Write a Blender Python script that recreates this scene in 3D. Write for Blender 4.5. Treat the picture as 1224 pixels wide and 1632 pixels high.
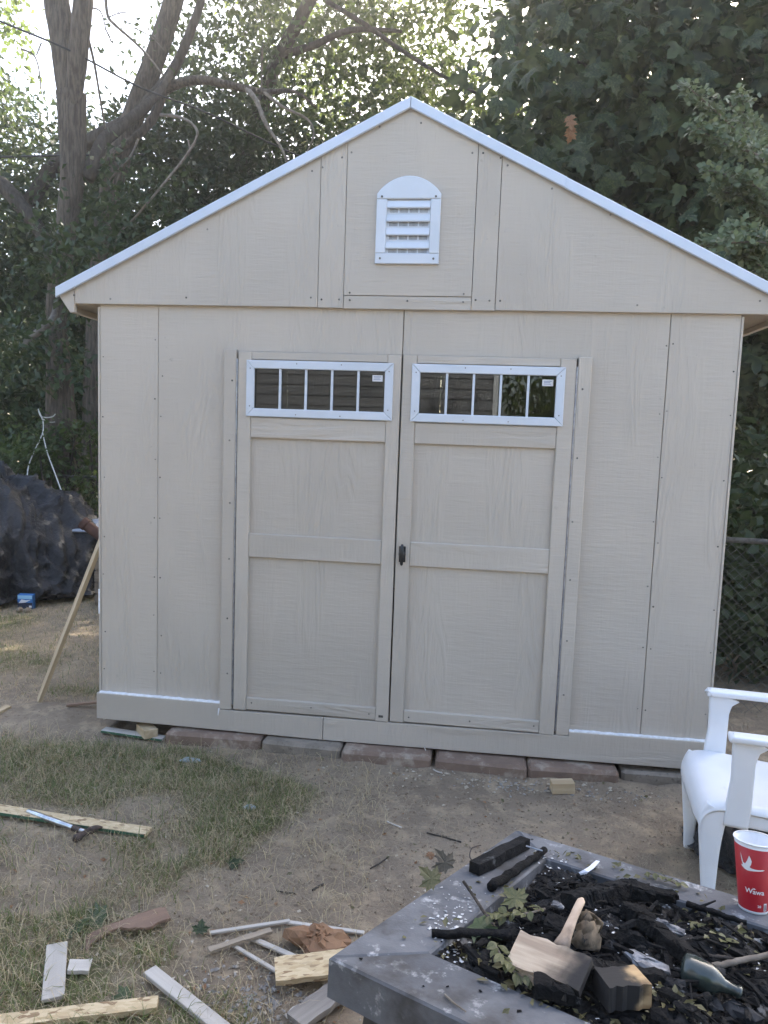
import bpy, math, random
import numpy as np
from mathutils import Matrix, Vector
# ------------------------------------------------------------------ camera, sky, sun, exposure
scene = bpy.context.scene
for o in list(bpy.data.objects): bpy.data.objects.remove(o)
col = scene.collection
cam_data = bpy.data.cameras.new('camera'); cam = bpy.data.objects.new('camera', cam_data); col.objects.link(cam)
cam_data.sensor_fit = 'VERTICAL'; cam_data.sensor_height = 36.0; cam_data.sensor_width = 27.0
cam_data.lens = 26.03; cam_data.clip_start = 0.05; cam_data.clip_end = 500
cam.matrix_world = Matrix(((0.99155, -0.04812, 0.12046, 1.8979), (0.12470, 0.09804, -0.98734, -3.5696),
                           (0.03570, 0.99402, 0.10322, 1.5251), (0, 0, 0, 1)))
scene.camera = cam
SUN_AZ, SUN_EL = math.radians(21), math.radians(38)          # azimuth from +Y towards +X
world = bpy.data.worlds.new('World'); scene.world = world; world.use_nodes = True
wn = world.node_tree; sky = wn.nodes.new('ShaderNodeTexSky'); sky.sky_type = 'NISHITA'
sky.sun_disc = False; sky.sun_elevation = SUN_EL; sky.sun_rotation = SUN_AZ
sky.air_density = 1.0; sky.dust_density = 4.0; sky.ozone_density = 0.6
wn.links.new(sky.outputs[0], wn.nodes['Background'].inputs[0]); wn.nodes['Background'].inputs[1].default_value = 0.13
sl = bpy.data.lights.new('sun', 'SUN'); sl.energy = 3.2; sl.angle = math.radians(0.5); sl.color = (1.0, 0.93, 0.82)
sun = bpy.data.objects.new('sun', sl); col.objects.link(sun)
sun.rotation_euler = Vector((math.sin(SUN_AZ)*math.cos(SUN_EL), math.cos(SUN_AZ)*math.cos(SUN_EL), math.sin(SUN_EL))).to_track_quat('Z', 'Y').to_euler()
sun.location = (6, 10, 12)
vs = scene.view_settings
vs.view_transform = 'Standard'; vs.look = 'None'; vs.gamma = 1.0; vs.use_curve_mapping = False; vs.exposure = 2.58
scene.render.engine = 'CYCLES'
scene.render.resolution_x, scene.render.resolution_y = 768, 1024
scene.cycles.volume_bounces = 1; scene.cycles.max_bounces = 8; scene.cycles.transparent_max_bounces = 12

# ------------------------------------------------------------------ helpers
rnd = random.Random(7); rng = np.random.default_rng(7)
WM = {}
def tag(o, label=None, cat=None, group=None, kind=None):
    if label: o['label'] = label
    if cat: o['category'] = cat
    if group: o['group'] = group
    if kind: o['kind'] = kind
    return o
def fast_mesh(name, V, F, smooth=False):
    V = np.asarray(V, dtype=np.float32); F = np.asarray(F, dtype=np.int32); k = F.shape[1]
    me = bpy.data.meshes.new(name); me.vertices.add(len(V)); me.vertices.foreach_set('co', V.ravel())
    me.loops.add(F.size); me.loops.foreach_set('vertex_index', F.ravel())
    me.polygons.add(len(F)); me.polygons.foreach_set('loop_start', np.arange(0, F.size, k, dtype=np.int32))
    me.polygons.foreach_set('loop_total', np.full(len(F), k, dtype=np.int32))
    if smooth: me.polygons.foreach_set('use_smooth', np.ones(len(F), dtype=bool))
    me.update(calc_edges=True); return me
def pmesh(name, V, F, smooth=False):
    me = bpy.data.meshes.new(name); me.from_pydata([tuple(map(float, v)) for v in V], [], F); me.update()
    if smooth: me.polygons.foreach_set('use_smooth', [True]*len(me.polygons))
    return me
def place(name, me, mat, parent, Mw):
    o = bpy.data.objects.new(name, me); col.objects.link(o)
    if me is not None and mat is not None and not me.materials: me.materials.append(mat)
    if parent is not None:
        o.parent = parent; o.matrix_basis = WM[parent].inverted() @ Mw
    else: o.matrix_basis = Mw
    WM[o] = Mw; return o
def part(name, geo, mat, parent=None, M=None, smooth=False):
    """geo=(V,F) given in world space, or in the frame M; the origin goes to the middle of the part"""
    V, F = geo; V = np.asarray(V, dtype=float); c = (V.min(0)+V.max(0))/2
    me = pmesh(name, V-c, F, smooth)
    return place(name, me, mat, parent, (M or Matrix()) @ Matrix.Translation(Vector(c)))
def empty(name, loc=(0, 0, 0), M=None):
    o = bpy.data.objects.new(name, None); col.objects.link(o); o.empty_display_size = .1
    o.matrix_basis = M if M is not None else Matrix.Translation(Vector(loc)); WM[o] = o.matrix_basis.copy(); return o
def frame(o, x, up=(0, 0, 1)):
    x = Vector(x).normalized(); up = Vector(up); y = up.cross(x).normalized(); z = x.cross(y)
    return Matrix(((x.x, y.x, z.x, o[0]), (x.y, y.y, z.y, o[1]), (x.z, y.z, z.z, o[2]), (0, 0, 0, 1)))
def join(*gs):
    V = []; F = []
    for v, f in gs:
        n = len(V); V += [tuple(a) for a in v]; F += [tuple(i+n for i in q) for q in f]
    return V, F
def cbox(x0, x1, y0, y1, z0, z1, c=.002):
    """box with chamfered edges"""
    c = min(c, .45*min(x1-x0, y1-y0, z1-z0)); V = []; idx = {}
    lo = (x0, y0, z0); hi = (x1, y1, z1)
    for s in [(i, j, k) for i in (0, 1) for j in (0, 1) for k in (0, 1)]:
        for a in range(3):
            p = [hi[b] if s[b] else lo[b] for b in range(3)]
            for b in range(3):
                if b != a: p[b] += -c if s[b] else c
            idx[s, a] = len(V); V.append(tuple(p))
    F = []
    for a in range(3):
        b, d = (a+1) % 3, (a+2) % 3
        for s in (0, 1):
            def k(i, j):
                t = [0]*3; t[a] = s; t[b] = i; t[d] = j; return idx[tuple(t), a]
            q = (k(0, 0), k(1, 0), k(1, 1), k(0, 1)); F.append(q if s else q[::-1])
        for i in (0, 1):
            for j in (0, 1):
                def e(m, ax):
                    t = [0]*3; t[a] = m; t[b] = i; t[d] = j; return idx[tuple(t), ax]
                q = (e(0, b), e(1, b), e(1, d), e(0, d)); F.append(q if (i == j) else q[::-1])
    for s in [(i, j, k) for i in (0, 1) for j in (0, 1) for k in (0, 1)]:
        q = (idx[s, 0], idx[s, 1], idx[s, 2]); F.append(q if sum(s) % 2 else q[::-1])
    return V, F
def prism(poly, y0, y1, c=.0015):
    """polygon in XZ (any order) extruded from y0 (front, chamfered) to y1 (back)"""
    n = len(poly); A = sum(poly[i][0]*poly[(i+1) % n][1]-poly[(i+1) % n][0]*poly[i][1] for i in range(n))
    if A < 0: poly = poly[::-1]
    ins = []
    for i in range(n):
        p = Vector(poly[i]); a = (p-Vector(poly[i-1])).normalized(); b = (Vector(poly[(i+1) % n])-p).normalized()
        na = Vector((-a.y, a.x)); nb = Vector((-b.y, b.x)); m = (na+nb); m = m/max(.2, m.dot(na)) if m.length > 1e-6 else na
        ins.append(p+m*c)
    V = [(q.x, y0, q.y) for q in ins]+[(q[0], y0+c, q[1]) for q in poly]+[(q[0], y1, q[1]) for q in poly]
    F = [tuple(range(n))]
    for i in range(n):
        j = (i+1) % n; F += [(i, n+i, n+j, j), (n+i, 2*n+i, 2*n+j, n+j)]
    F.append(tuple(range(3*n-1, 2*n-1, -1)))
    return V, F
def tube(pts, rad, n=8, wob=0, seed=0, caps=True):
    pts = [Vector(p) for p in pts]; k = len(pts); rad = [rad]*k if not hasattr(rad, '__len__') else rad
    r = random.Random(seed); V = []; F = []
    t0 = (pts[1]-pts[0]).normalized(); ref = Vector((1, 0, 0)) if abs(t0.x) < .8 else Vector((0, 1, 0)); nrm = (ref-t0*ref.dot(t0)).normalized()
    ph = [r.uniform(-1, 1) for _ in range(n)]
    for i, p in enumerate(pts):
        t = (pts[min(i+1, k-1)]-pts[max(i-1, 0)]).normalized(); nrm = (nrm-t*nrm.dot(t)).normalized(); b = t.cross(nrm)
        for j in range(n):
            a = 2*math.pi*j/n; rr = rad[i]*(1+wob*(ph[j]*.6+r.uniform(-.5, .5))); V.append(p+(nrm*math.cos(a)+b*math.sin(a))*rr)
    for i in range(k-1):
        for j in range(n):
            j2 = (j+1) % n; F.append((i*n+j, i*n+j2, (i+1)*n+j2, (i+1)*n+j))
    if caps: F += [tuple(range(n-1, -1, -1)), tuple((k-1)*n+j for j in range(n))]
    return [tuple(v) for v in V], F
def smooth_path(pts, rad=None, sub=5):
    """Catmull-Rom through pts (and radii)"""
    P = [np.array(p, float) for p in pts]; k = len(P); out = []; ro = []
    for i in range(k-1):
        p0 = P[max(i-1, 0)]; p1 = P[i]; p2 = P[i+1]; p3 = P[min(i+2, k-1)]
        for s in range(sub):
            t = s/sub; out.append(.5*((2*p1)+(-p0+p2)*t+(2*p0-5*p1+4*p2-p3)*t*t+(-p0+3*p1-3*p2+p3)*t**3))
            if rad is not None: ro.append(rad[i]*(1-t)+rad[i+1]*t)
    out.append(P[-1]); 
    if rad is not None: ro.append(rad[-1]); return out, ro
    return out
def sweep(pts, W, T, side, n=16, e=4.0):
    """rounded-rectangle section (width W along side, thickness T) swept along pts"""
    pts = [Vector(p) for p in pts]; k = len(pts); side = Vector(side).normalized(); V = []; F = []
    W = [W]*k if not hasattr(W, '__len__') else W; T = [T]*k if not hasattr(T, '__len__') else T
    for i, p in enumerate(pts):
        t = (pts[min(i+1, k-1)]-pts[max(i-1, 0)]).normalized(); s = (side-t*side.dot(t)).normalized(); m = t.cross(s)
        for j in range(n):
            a = 2*math.pi*(j+.5)/n; ca, sa = math.cos(a), math.sin(a)
            x = math.copysign(abs(ca)**(2/e), ca)*W[i]/2; y = math.copysign(abs(sa)**(2/e), sa)*T[i]/2
            V.append(tuple(p+s*x+m*y))
    for i in range(k-1):
        for j in range(n):
            j2 = (j+1) % n; F.append((i*n+j, i*n+j2, (i+1)*n+j2, (i+1)*n+j))
    F += [tuple(range(n-1, -1, -1)), tuple((k-1)*n+j for j in range(n))]
    return V, F
def lathe(prof, n=32, closed=False):
    V = []; F = []
    for r, z in prof:
        for j in range(n): a = 2*math.pi*j/n; V.append((r*math.cos(a), r*math.sin(a), z))
    k = len(prof)
    for i in range(k-1):
        for j in range(n): j2 = (j+1) % n; F.append((i*n+j, i*n+j2, (i+1)*n+j2, (i+1)*n+j))
    if not closed: F += [tuple(range(n-1, -1, -1)), tuple((k-1)*n+j for j in range(n))]
    return V, F
def grid_sheet(fn, nu, nv, th):
    """closed thin sheet: fn(u,v)->point, offset down by th"""
    V = []; F = []
    for s in (0, 1):
        for i in range(nu+1):
            for j in range(nv+1):
                p = fn(i/nu, j/nv); V.append((p[0], p[1], p[2]-s*th))
    m = (nu+1)*(nv+1); id_ = lambda s, i, j: s*m+i*(nv+1)+j
    for i in range(nu):
        for j in range(nv):
            F.append((id_(0, i, j), id_(0, i+1, j), id_(0, i+1, j+1), id_(0, i, j+1)))
            F.append((id_(1, i, j), id_(1, i, j+1), id_(1, i+1, j+1), id_(1, i+1, j)))
    for i in range(nu):
        F.append((id_(0, i, 0), id_(1, i, 0), id_(1, i+1, 0), id_(0, i+1, 0))); F.append((id_(0, i, nv), id_(0, i+1, nv), id_(1, i+1, nv), id_(1, i, nv)))
    for j in range(nv):
        F.append((id_(0, 0, j), id_(0, 0, j+1), id_(1, 0, j+1), id_(1, 0, j))); F.append((id_(0, nu, j), id_(1, nu, j), id_(1, nu, j+1), id_(0, nu, j+1)))
    return V, F
def jag(geo, a, seed):
    r = random.Random(seed); return [(x+r.uniform(-a, a), y+r.uniform(-a, a), z+r.uniform(-a, a)) for x, y, z in geo[0]], geo[1]
def _h(ix, iy, s):
    h = (ix.astype(np.int64)*374761393+iy.astype(np.int64)*668265263+s*974711) & 0x7fffffff
    h = ((h ^ (h >> 13))*1274126177) & 0x7fffffff
    return ((h ^ (h >> 16)) & 0xffff)/65535.0
def vnoise(x, y, s=0):
    x = np.asarray(x, float); y = np.asarray(y, float); ix = np.floor(x); iy = np.floor(y); fx = x-ix; fy = y-iy
    fx = fx*fx*(3-2*fx); fy = fy*fy*(3-2*fy)
    return (_h(ix, iy, s)*(1-fx)+_h(ix+1, iy, s)*fx)*(1-fy)+(_h(ix, iy+1, s)*(1-fx)+_h(ix+1, iy+1, s)*fx)*fy
def gz(x, y):
    x = np.asarray(x, float); y = np.asarray(y, float)
    z = -.092+.022*(vnoise(x*1.7, y*1.7, 1)-.5)+.014*(vnoise(x*5, y*5, 2)-.5)+.012*(vnoise(x*12, y*12, 3)-.5)+.008*(vnoise(x*29, y*29, 4)-.5)
    z = z+.055*np.exp(-(((x+.32)/.34)**2+((y-.16)/.17)**2))+.024*np.exp(-(np.abs((x-1.95)/1.15)**4+((y+.10)/.12)**2))
    far = np.clip((np.hypot(x-1.5, y)-6)/20, 0, 1)
    return z+far*.25*(vnoise(x*.15, y*.15, 5)-.4)
def G(p, dz=0): return (p[0], p[1], float(gz(p[0], p[1]))+dz)

# ------------------------------------------------------------------ materials
def new_mat(name):
    m = bpy.data.materials.new(name); m.use_nodes = True; nt = m.node_tree; return m, nt, nt.nodes['Principled BSDF']
def nd(nt, t, **kw):
    n = nt.nodes.new('ShaderNode'+t)
    for k, v in kw.items():
        if k in n.inputs: n.inputs[k].default_value = v
        else: setattr(n, k, v)
    return n
def rgba(c): return (c[0], c[1], c[2], 1)
def coords(nt, stretch=(1, 1, 1), rand=True):
    tc = nd(nt, 'TexCoord'); oi = nd(nt, 'ObjectInfo'); mp = nd(nt, 'Mapping'); mp.inputs['Scale'].default_value = stretch
    if rand:
        ad = nd(nt, 'VectorMath', operation='MULTIPLY_ADD'); mu = nd(nt, 'Math', operation='MULTIPLY'); mu.inputs[1].default_value = 37.0
        nt.links.new(oi.outputs['Random'], mu.inputs[0]); nt.links.new(tc.outputs['Object'], ad.inputs[0]); ad.inputs[1].default_value = (1, 1, 1)
        nt.links.new(mu.outputs[0], ad.inputs[2]); nt.links.new(ad.outputs[0], mp.inputs[0])
    else: nt.links.new(tc.outputs['Object'], mp.inputs[0])
    return mp, oi
def ramp(nt, inp, a, b):
    r = nd(nt, 'MapRange', interpolation_type='SMOOTHSTEP'); r.inputs[1].default_value = a; r.inputs[2].default_value = b
    nt.links.new(inp, r.inputs[0]); return r.outputs[0]
def mixc(nt, f, a, b):
    m = nd(nt, 'Mix', data_type='RGBA')
    if hasattr(f, 'links'): nt.links.new(f, m.inputs[0])
    else: m.inputs[0].default_value = f
    for i, c in ((6, a), (7, b)):
        if hasattr(c, 'links'): nt.links.new(c, m.inputs[i])
        else: m.inputs[i].default_value = rgba(c)
    return m.outputs[2]
def mk(name, c1, c2=None, scale=8, rough=.7, bump=0, bscale=40, metal=0, spec=.4, stretch=(1, 1, 1), rand=0, c3=None, s3=20, t3=(.6, .7), lo=.35, hi=.65, bdist=.004, c4=None, s4=4, t4=(.55, .7)):
    m, nt, b = new_mat(name); mp, oi = coords(nt, stretch)
    n = nd(nt, 'TexNoise', Scale=scale, Detail=6.0, Roughness=.6); nt.links.new(mp.outputs[0], n.inputs['Vector'])
    c = mixc(nt, ramp(nt, n.outputs[0], lo, hi), c1, c2 or c1)
    if c3:
        n3 = nd(nt, 'TexNoise', Scale=s3, Detail=5.0, Roughness=.65); nt.links.new(mp.outputs[0], n3.inputs['Vector'])
        c = mixc(nt, ramp(nt, n3.outputs[0], *t3), c, c3)
    if c4:
        n4 = nd(nt, 'TexNoise', Scale=s4, Detail=5.0, Roughness=.6); nt.links.new(mp.outputs[0], n4.inputs['Vector']); c = mixc(nt, ramp(nt, n4.outputs[0], *t4), c, c4)
    if rand:
        hs = nd(nt, 'HueSaturation'); mr = nd(nt, 'MapRange'); mr.inputs[3].default_value = 1-rand; mr.inputs[4].default_value = 1+rand
        nt.links.new(oi.outputs['Random'], mr.inputs[0]); nt.links.new(mr.outputs[0], hs.inputs['Value']); nt.links.new(c, hs.inputs['Color']); c = hs.outputs[0]
    nt.links.new(c, b.inputs['Base Color']); b.inputs['Roughness'].default_value = rough; b.inputs['Metallic'].default_value = metal
    b.inputs['Specular IOR Level'].default_value = spec
    if bump:
        nb = nd(nt, 'TexNoise', Scale=bscale, Detail=8.0, Roughness=.65); nt.links.new(mp.outputs[0], nb.inputs['Vector'])
        bp = nd(nt, 'Bump', Strength=bump, Distance=bdist); nt.links.new(nb.outputs[0], bp.inputs['Height']); nt.links.new(bp.outputs[0], b.inputs['Normal'])
    return m
def siding(name, horiz, c=(.49, .437, .372)):
    """painted engineered-wood siding with embossed grain"""
    m, nt, b = new_mat(name); L = nt.links.new
    tc, oi = coords(nt)
    def mapped(s, rot=(0, 0, 0)):
        mp = nd(nt, 'Mapping'); mp.inputs['Scale'].default_value = (s[2], s[1], s[0]) if horiz else s; L(tc.outputs[0], mp.inputs[0]); return mp.outputs[0]
    w0 = nd(nt, 'TexNoise', Scale=1.0, Detail=2.0, Roughness=.45, Distortion=.25); L(mapped((5.5, 2, .75)), w0.inputs['Vector'])
    w1 = nd(nt, 'Math', operation='MULTIPLY'); L(w0.outputs[0], w1.inputs[0]); w1.inputs[1].default_value = 26.0
    w = nd(nt, 'Math', operation='PINGPONG'); L(w1.outputs[0], w.inputs[0]); w.inputs[1].default_value = 1.0
    msk = nd(nt, 'TexNoise', Scale=1.0, Detail=2.0); L(mapped((4.2, 2, .8)), msk.inputs['Vector'])
    g = nd(nt, 'TexNoise', Scale=1.0, Detail=5.0, Roughness=.6, Distortion=.6); L(mapped((60, 30, 7)), g.inputs['Vector'])
    hs = nd(nt, 'TexNoise', Scale=1.0, Detail=3.0, Roughness=.6); L(mapped((7, 9, 62)), hs.inputs['Vector'])
    def mul(a, bb):
        k = nd(nt, 'Math', operation='MULTIPLY'); L(a, k.inputs[0])
        if hasattr(bb, 'links'): L(bb, k.inputs[1])
        else: k.inputs[1].default_value = bb
        return k.outputs[0]
    def add(a, bb):
        k = nd(nt, 'Math', operation='ADD'); L(a, k.inputs[0]); L(bb, k.inputs[1]); return k.outputs[0]
    mk1 = ramp(nt, msk.outputs[0], .47, .60); inv = nd(nt, 'Math', operation='SUBTRACT'); inv.inputs[0].default_value = 1.0; L(mk1, inv.inputs[1])
    hgt = add(add(mul(mul(ramp(nt, w.outputs[0], .25, .75), mk1), .5), add(mul(mul(g.outputs[0], mk1), 1.0), mul(g.outputs[0], .35))), mul(mul(ramp(nt, hs.outputs[0], .35, .72), inv.outputs[0]), .24))
    bp = nd(nt, 'Bump', Strength=.75, Distance=.0048); L(hgt, bp.inputs['Height']); L(bp.outputs[0], b.inputs['Normal'])
    n2 = nd(nt, 'TexNoise', Scale=2.3, Detail=4.0); L(tc.outputs[0], n2.inputs['Vector'])
    cc = mixc(nt, ramp(nt, n2.outputs[0], .3, .7), c, tuple(v*.93 for v in c))
    n3 = nd(nt, 'TexNoise', Scale=26.0, Detail=4.0); L(tc.outputs[0], n3.inputs['Vector'])
    cc = mixc(nt, ramp(nt, n3.outputs[0], .70, .80), cc, tuple(v*.8 for v in c))
    hv = nd(nt, 'HueSaturation'); mr = nd(nt, 'MapRange'); mr.inputs[3].default_value = .955; mr.inputs[4].default_value = 1.035; L(oi.outputs['Random'], mr.inputs[0]); L(mr.outputs[0], hv.inputs['Value']); L(cc, hv.inputs['Color']); cc = hv.outputs[0]
    L(cc, b.inputs['Base Color']); b.inputs['Roughness'].default_value = .55; b.inputs['Specular IOR Level'].default_value = .35
    return m
def leaf_mat(name, c1, c2, trans=.35, dead=None, rough=.45):
    m, nt, b = new_mat(name); L = nt.links.new; tc = nd(nt, 'TexCoord'); n = nd(nt, 'TexNoise', Scale=1.3, Detail=3.0); L(tc.outputs['Object'], n.inputs['Vector'])
    n2 = nd(nt, 'TexNoise', Scale=11.0, Detail=2.0); L(tc.outputs['Object'], n2.inputs['Vector'])
    ad = nd(nt, 'Math', operation='ADD'); L(n.outputs[0], ad.inputs[0]); L(n2.outputs[0], ad.inputs[1])
    c = mixc(nt, ramp(nt, ad.outputs[0], .75, 1.25), c1, c2)
    if dead:
        n3 = nd(nt, 'TexNoise', Scale=17.0, Detail=1.0); L(tc.outputs['Object'], n3.inputs['Vector']); c = mixc(nt, ramp(nt, n3.outputs[0], .66, .74), c, dead)
    L(c, b.inputs['Base Color']); b.inputs['Roughness'].default_value = rough; b.inputs['Specular IOR Level'].default_value = .35
    t = nd(nt, 'BsdfTranslucent'); hs = nd(nt, 'HueSaturation', Hue=.485, Saturation=1.05, Value=1.9); L(c, hs.inputs['Color']); L(hs.outputs[0], t.inputs['Color'])
    mx = nd(nt, 'MixShader', Fac=trans); L(b.outputs[0], mx.inputs[1]); L(t.outputs[0], mx.inputs[2]); L(mx.outputs[0], nt.nodes['Material Output'].inputs['Surface'])
    return m
def glass_mat():
    m, nt, b = new_mat('window glass'); L = nt.links.new; nt.nodes.remove(b)
    f = nd(nt, 'Fresnel', IOR=1.56); g = nd(nt, 'BsdfGlossy', Roughness=.004); t = nd(nt, 'BsdfTransparent'); t.inputs[0].default_value = (.62, .66, .64, 1)
    mx = nd(nt, 'MixShader'); L(f.outputs[0], mx.inputs[0]); L(t.outputs[0], mx.inputs[1]); L(g.outputs[0], mx.inputs[2]); L(mx.outputs[0], nt.nodes['Material Output'].inputs['Surface']); return m
def wood(name, c1, c2, axis=0, rough=.75, scale=1.0, rand=.08, c3=None, s3=14, t3=(.62, .7)):
    st = [30*scale]*3; st[axis] = 2.0*scale
    return mk(name, c1, c2, 1.0, rough, .25, 3.0, stretch=tuple(st), rand=rand, c3=c3, s3=s3/20, t3=t3)
def scorch_mat(name, base1, base2, a, b_, axis=0, sign=1):
    """wood burnt to charcoal towards one end (the burn follows the piece's own length)"""
    m, nt, b = new_mat(name); L = nt.links.new; tc = nd(nt, 'TexCoord'); mp = nd(nt, 'Mapping'); st = [60, 60, 60]; st[axis] = 6; mp.inputs['Scale'].default_value = st; L(tc.outputs['Object'], mp.inputs[0])
    n = nd(nt, 'TexNoise', Scale=1.0, Detail=5.0); L(mp.outputs[0], n.inputs['Vector']); c = mixc(nt, ramp(nt, n.outputs[0], .35, .65), base1, base2)
    sx = nd(nt, 'SeparateXYZ'); L(tc.outputs['Object'], sx.inputs[0]); n2 = nd(nt, 'TexNoise', Scale=22.0, Detail=5.0); L(tc.outputs['Object'], n2.inputs['Vector'])
    ma = nd(nt, 'Math', operation='MULTIPLY_ADD'); L(n2.outputs[0], ma.inputs[0]); ma.inputs[1].default_value = .12; ms = nd(nt, 'Math', operation='MULTIPLY'); L(sx.outputs[axis], ms.inputs[0]); ms.inputs[1].default_value = sign; L(ms.outputs[0], ma.inputs[2])
    f = ramp(nt, ma.outputs[0], a, b_); c = mixc(nt, f, c, (.012, .011, .011)); L(c, b.inputs['Base Color']); b.inputs['Roughness'].default_value = .8
    bp = nd(nt, 'Bump', Strength=.3, Distance=.003); L(n.outputs[0], bp.inputs['Height']); L(bp.outputs[0], b.inputs['Normal']); return m

M_sv = siding('siding vertical grain', False); M_sh = siding('siding horizontal grain', True)
M_white = mk('white vinyl', (.60, .64, .70), (.56, .60, .65), 5, .35, rand=.02)
M_trim = mk('white coated metal', (.55, .61, .71), (.51, .57, .66), 3, .32, spec=.5)
M_caulk = mk('white caulk', (.85, .86, .88), (.7, .7, .7), 40, .5, .4, 60)
M_glass = glass_mat()
M_screw = mk('weathered screw', (.10, .095, .09), (.2, .19, .17), 200, .5, metal=.3, rand=.5)
M_black = mk('black metal', (.012, .012, .013), (.02, .02, .02), 30, .38, spec=.5)
M_galv = mk('galvanised metal', (.36, .38, .42), (.25, .26, .29), 30, .4, metal=.8)
M_inside = mk('bare interior wood', (.28, .2, .12), (.2, .14, .08), 4, .9)
M_roof = mk('asphalt shingle', (.05, .05, .055), (.09, .085, .08), 60, .95, .5, 200)
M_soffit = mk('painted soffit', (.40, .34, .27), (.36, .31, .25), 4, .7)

# ------------------------------------------------------------------ ground
def sstep(a, b, x): t = np.clip((x-a)/(b-a), 0, 1); return t*t*(3-2*t)
def grass_density(x, y):
    """how much living grass stands at (x,y): the left of the yard is worn lawn, the path to the doors is bare soil"""
    x = np.asarray(x, float); y = np.asarray(y, float)
    n = vnoise(x*2.2, y*2.2, 11); n2 = vnoise(x*6, y*6, 12)
    edge = 1.02+.30*(n-.5)*2-.25*sstep(-.55, -.1, y)*1.2
    lawn = sstep(.28, -.1, x-edge)*sstep(.0, -.34, y+.22*(n2-.5)+.12*(n-.5))
    lawn = lawn*(.25+.95*sstep(.3, .62, .55*n+.45*n2))
    tuft = np.exp(-(((x-1.02)/.16)**2+((y+.68)/.22)**2))*1.0+np.exp(-(((x-.05)/.45)**2+((y+.20)/.10)**2))*.9+np.exp(-(((x-.50)/.16)**2+((y+.22)/.1)**2))*.8
    back = sstep(-.1, -.35, x)*sstep(.3, .6, y)*(.30+.6*sstep(.4, .75, n))+sstep(5, 8, np.hypot(x-1.5, y))*.5
    bare = np.exp(-(((x+.35)/.42)**2+((y-.13)/.2)**2))
    return np.clip((lawn+.7*tuft+back)*(1-bare), 0, 1.2)
ax = np.concatenate([-np.geomspace(70, 3.2, 26), np.arange(-3, 4.3, .022), np.geomspace(4.5, 70, 26)])
ay = np.concatenate([-np.geomspace(70, 2.6, 26), np.arange(-2.5, 1.2, .022), np.arange(1.25, 5, .09), np.geomspace(5.2, 75, 26)])
X, Y = np.meshgrid(ax, ay); Z = gz(X, Y)
inside = (X > .04) & (X < 3.01) & (Y > .03) & (Y < 3.62); Z = np.where(inside, np.minimum(Z, -.10), Z)
V = np.stack([X.ravel(), Y.ravel(), Z.ravel()], 1); nx, ny = len(ax), len(ay)
I = (np.arange(ny-1)[:, None]*nx+np.arange(nx-1)[None, :]).ravel(); F = np.stack([I, I+1, I+1+nx, I+nx], 1)
gm = fast_mesh('ground', V, F, True)
at = gm.attributes.new('turf', 'FLOAT', 'POINT'); at.data.foreach_set('value', grass_density(V[:, 0], V[:, 1]).astype(np.float32))
m, nt, b = new_mat('worn yard soil'); L = nt.links.new; tc = nd(nt, 'TexCoord').outputs['Object']
def noi(s, d=6.0, r=.6, st=None):
    n = nd(nt, 'TexNoise', Scale=s, Detail=d, Roughness=r)
    if st: mp = nd(nt, 'Mapping'); mp.inputs['Scale'].default_value = st; mp.inputs['Rotation'].default_value = (0, 0, .6); L(tc, mp.inputs[0]); L(mp.outputs[0], n.inputs['Vector'])
    else: L(tc, n.inputs['Vector'])
    return n.outputs[0]
c = mixc(nt, ramp(nt, noi(1.6), .35, .65), (.295, .236, .172), (.225, .178, .130))
c = mixc(nt, ramp(nt, noi(9, 8, .7), .45, .7), c, (.40, .315, .215))
c = mixc(nt, ramp(nt, noi(60, 4), .58, .72), c, (.15, .112, .08))
c = mixc(nt, ramp(nt, noi(130, 3), .66, .76), c, (.48, .41, .32))
tf = nd(nt, 'Attribute', attribute_name='turf').outputs['Fac']
thatch = mixc(nt, ramp(nt, noi(34, 6, .75), .4, .65), (.19, .15, .09), (.31, .255, .165))
thatch = mixc(nt, ramp(nt, noi(5, 4), .5, .68), thatch, (.125, .125, .06))
c = mixc(nt, ramp(nt, tf, .1, .8), c, thatch)
L(c, b.inputs['Base Color']); b.inputs['Roughness'].default_value = .95; b.inputs['Specular IOR Level'].default_value = .15
bp = nd(nt, 'Bump', Strength=.95, Distance=.016); L(noi(45, 10, .72), bp.inputs['Height']); L(bp.outputs[0], b.inputs['Normal'])
gm.materials.append(m); ground = place('ground', gm, None, None, Matrix()); tag(ground, kind='structure')

# ------------------------------------------------------------------ shed
shed = empty('garden_shed', (1.524, 0, -.02))
tag(shed, 'beige painted wooden garden shed with double doors and a white trimmed gable roof', 'shed')
SD = 3.66                                             # depth
screw_me = pmesh('screw', *lathe([(.0048, -.002), (.0048, .0012), (.0036, .0022), (.0012, .0016)], 10))
screw_me.materials.append(M_screw)
face_M = Matrix.Rotation(math.radians(90), 4, 'X')    # lathe axis +Z -> -Y (facing the yard)
def screw(parent, x, y, z, s=1.0): place('screw', screw_me, None, parent, Matrix.Translation((x, y, z)) @ face_M @ Matrix.Diagonal((s, s, 1, 1)))
def jit(a): return a+rnd.uniform(-.006, .006)
ZB = .0
panels = [([(0, ZB), (.3038, ZB), (.3038, 2.14), (0, 2.14)], (.018, .288)),
          ([(.3058, ZB), (.715, ZB), (.715, 1.908), (1.5222, 1.908), (1.5222, 2.14), (.3058, 2.14)], (.322,)),
          ([(1.5262, 2.14), (1.5262, 1.908), (2.349, 1.908), (2.349, ZB), (2.7418, ZB), (2.7418, 2.14)], (2.728,)),
          ([(2.745, ZB), (3.048, ZB), (3.048, 2.14), (2.745, 2.14)], (2.76, 3.03))]
for poly, sx in panels:
    p = part('wall_panel', prism(poly, 0, .011), M_sv, shed)
    for x in sx:
        z = .26
        while z < 2.05: screw(p, jit(x), 0, jit(z), rnd.uniform(.6, .95)); z += rnd.choice((.2, .3, .3, .31))
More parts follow.
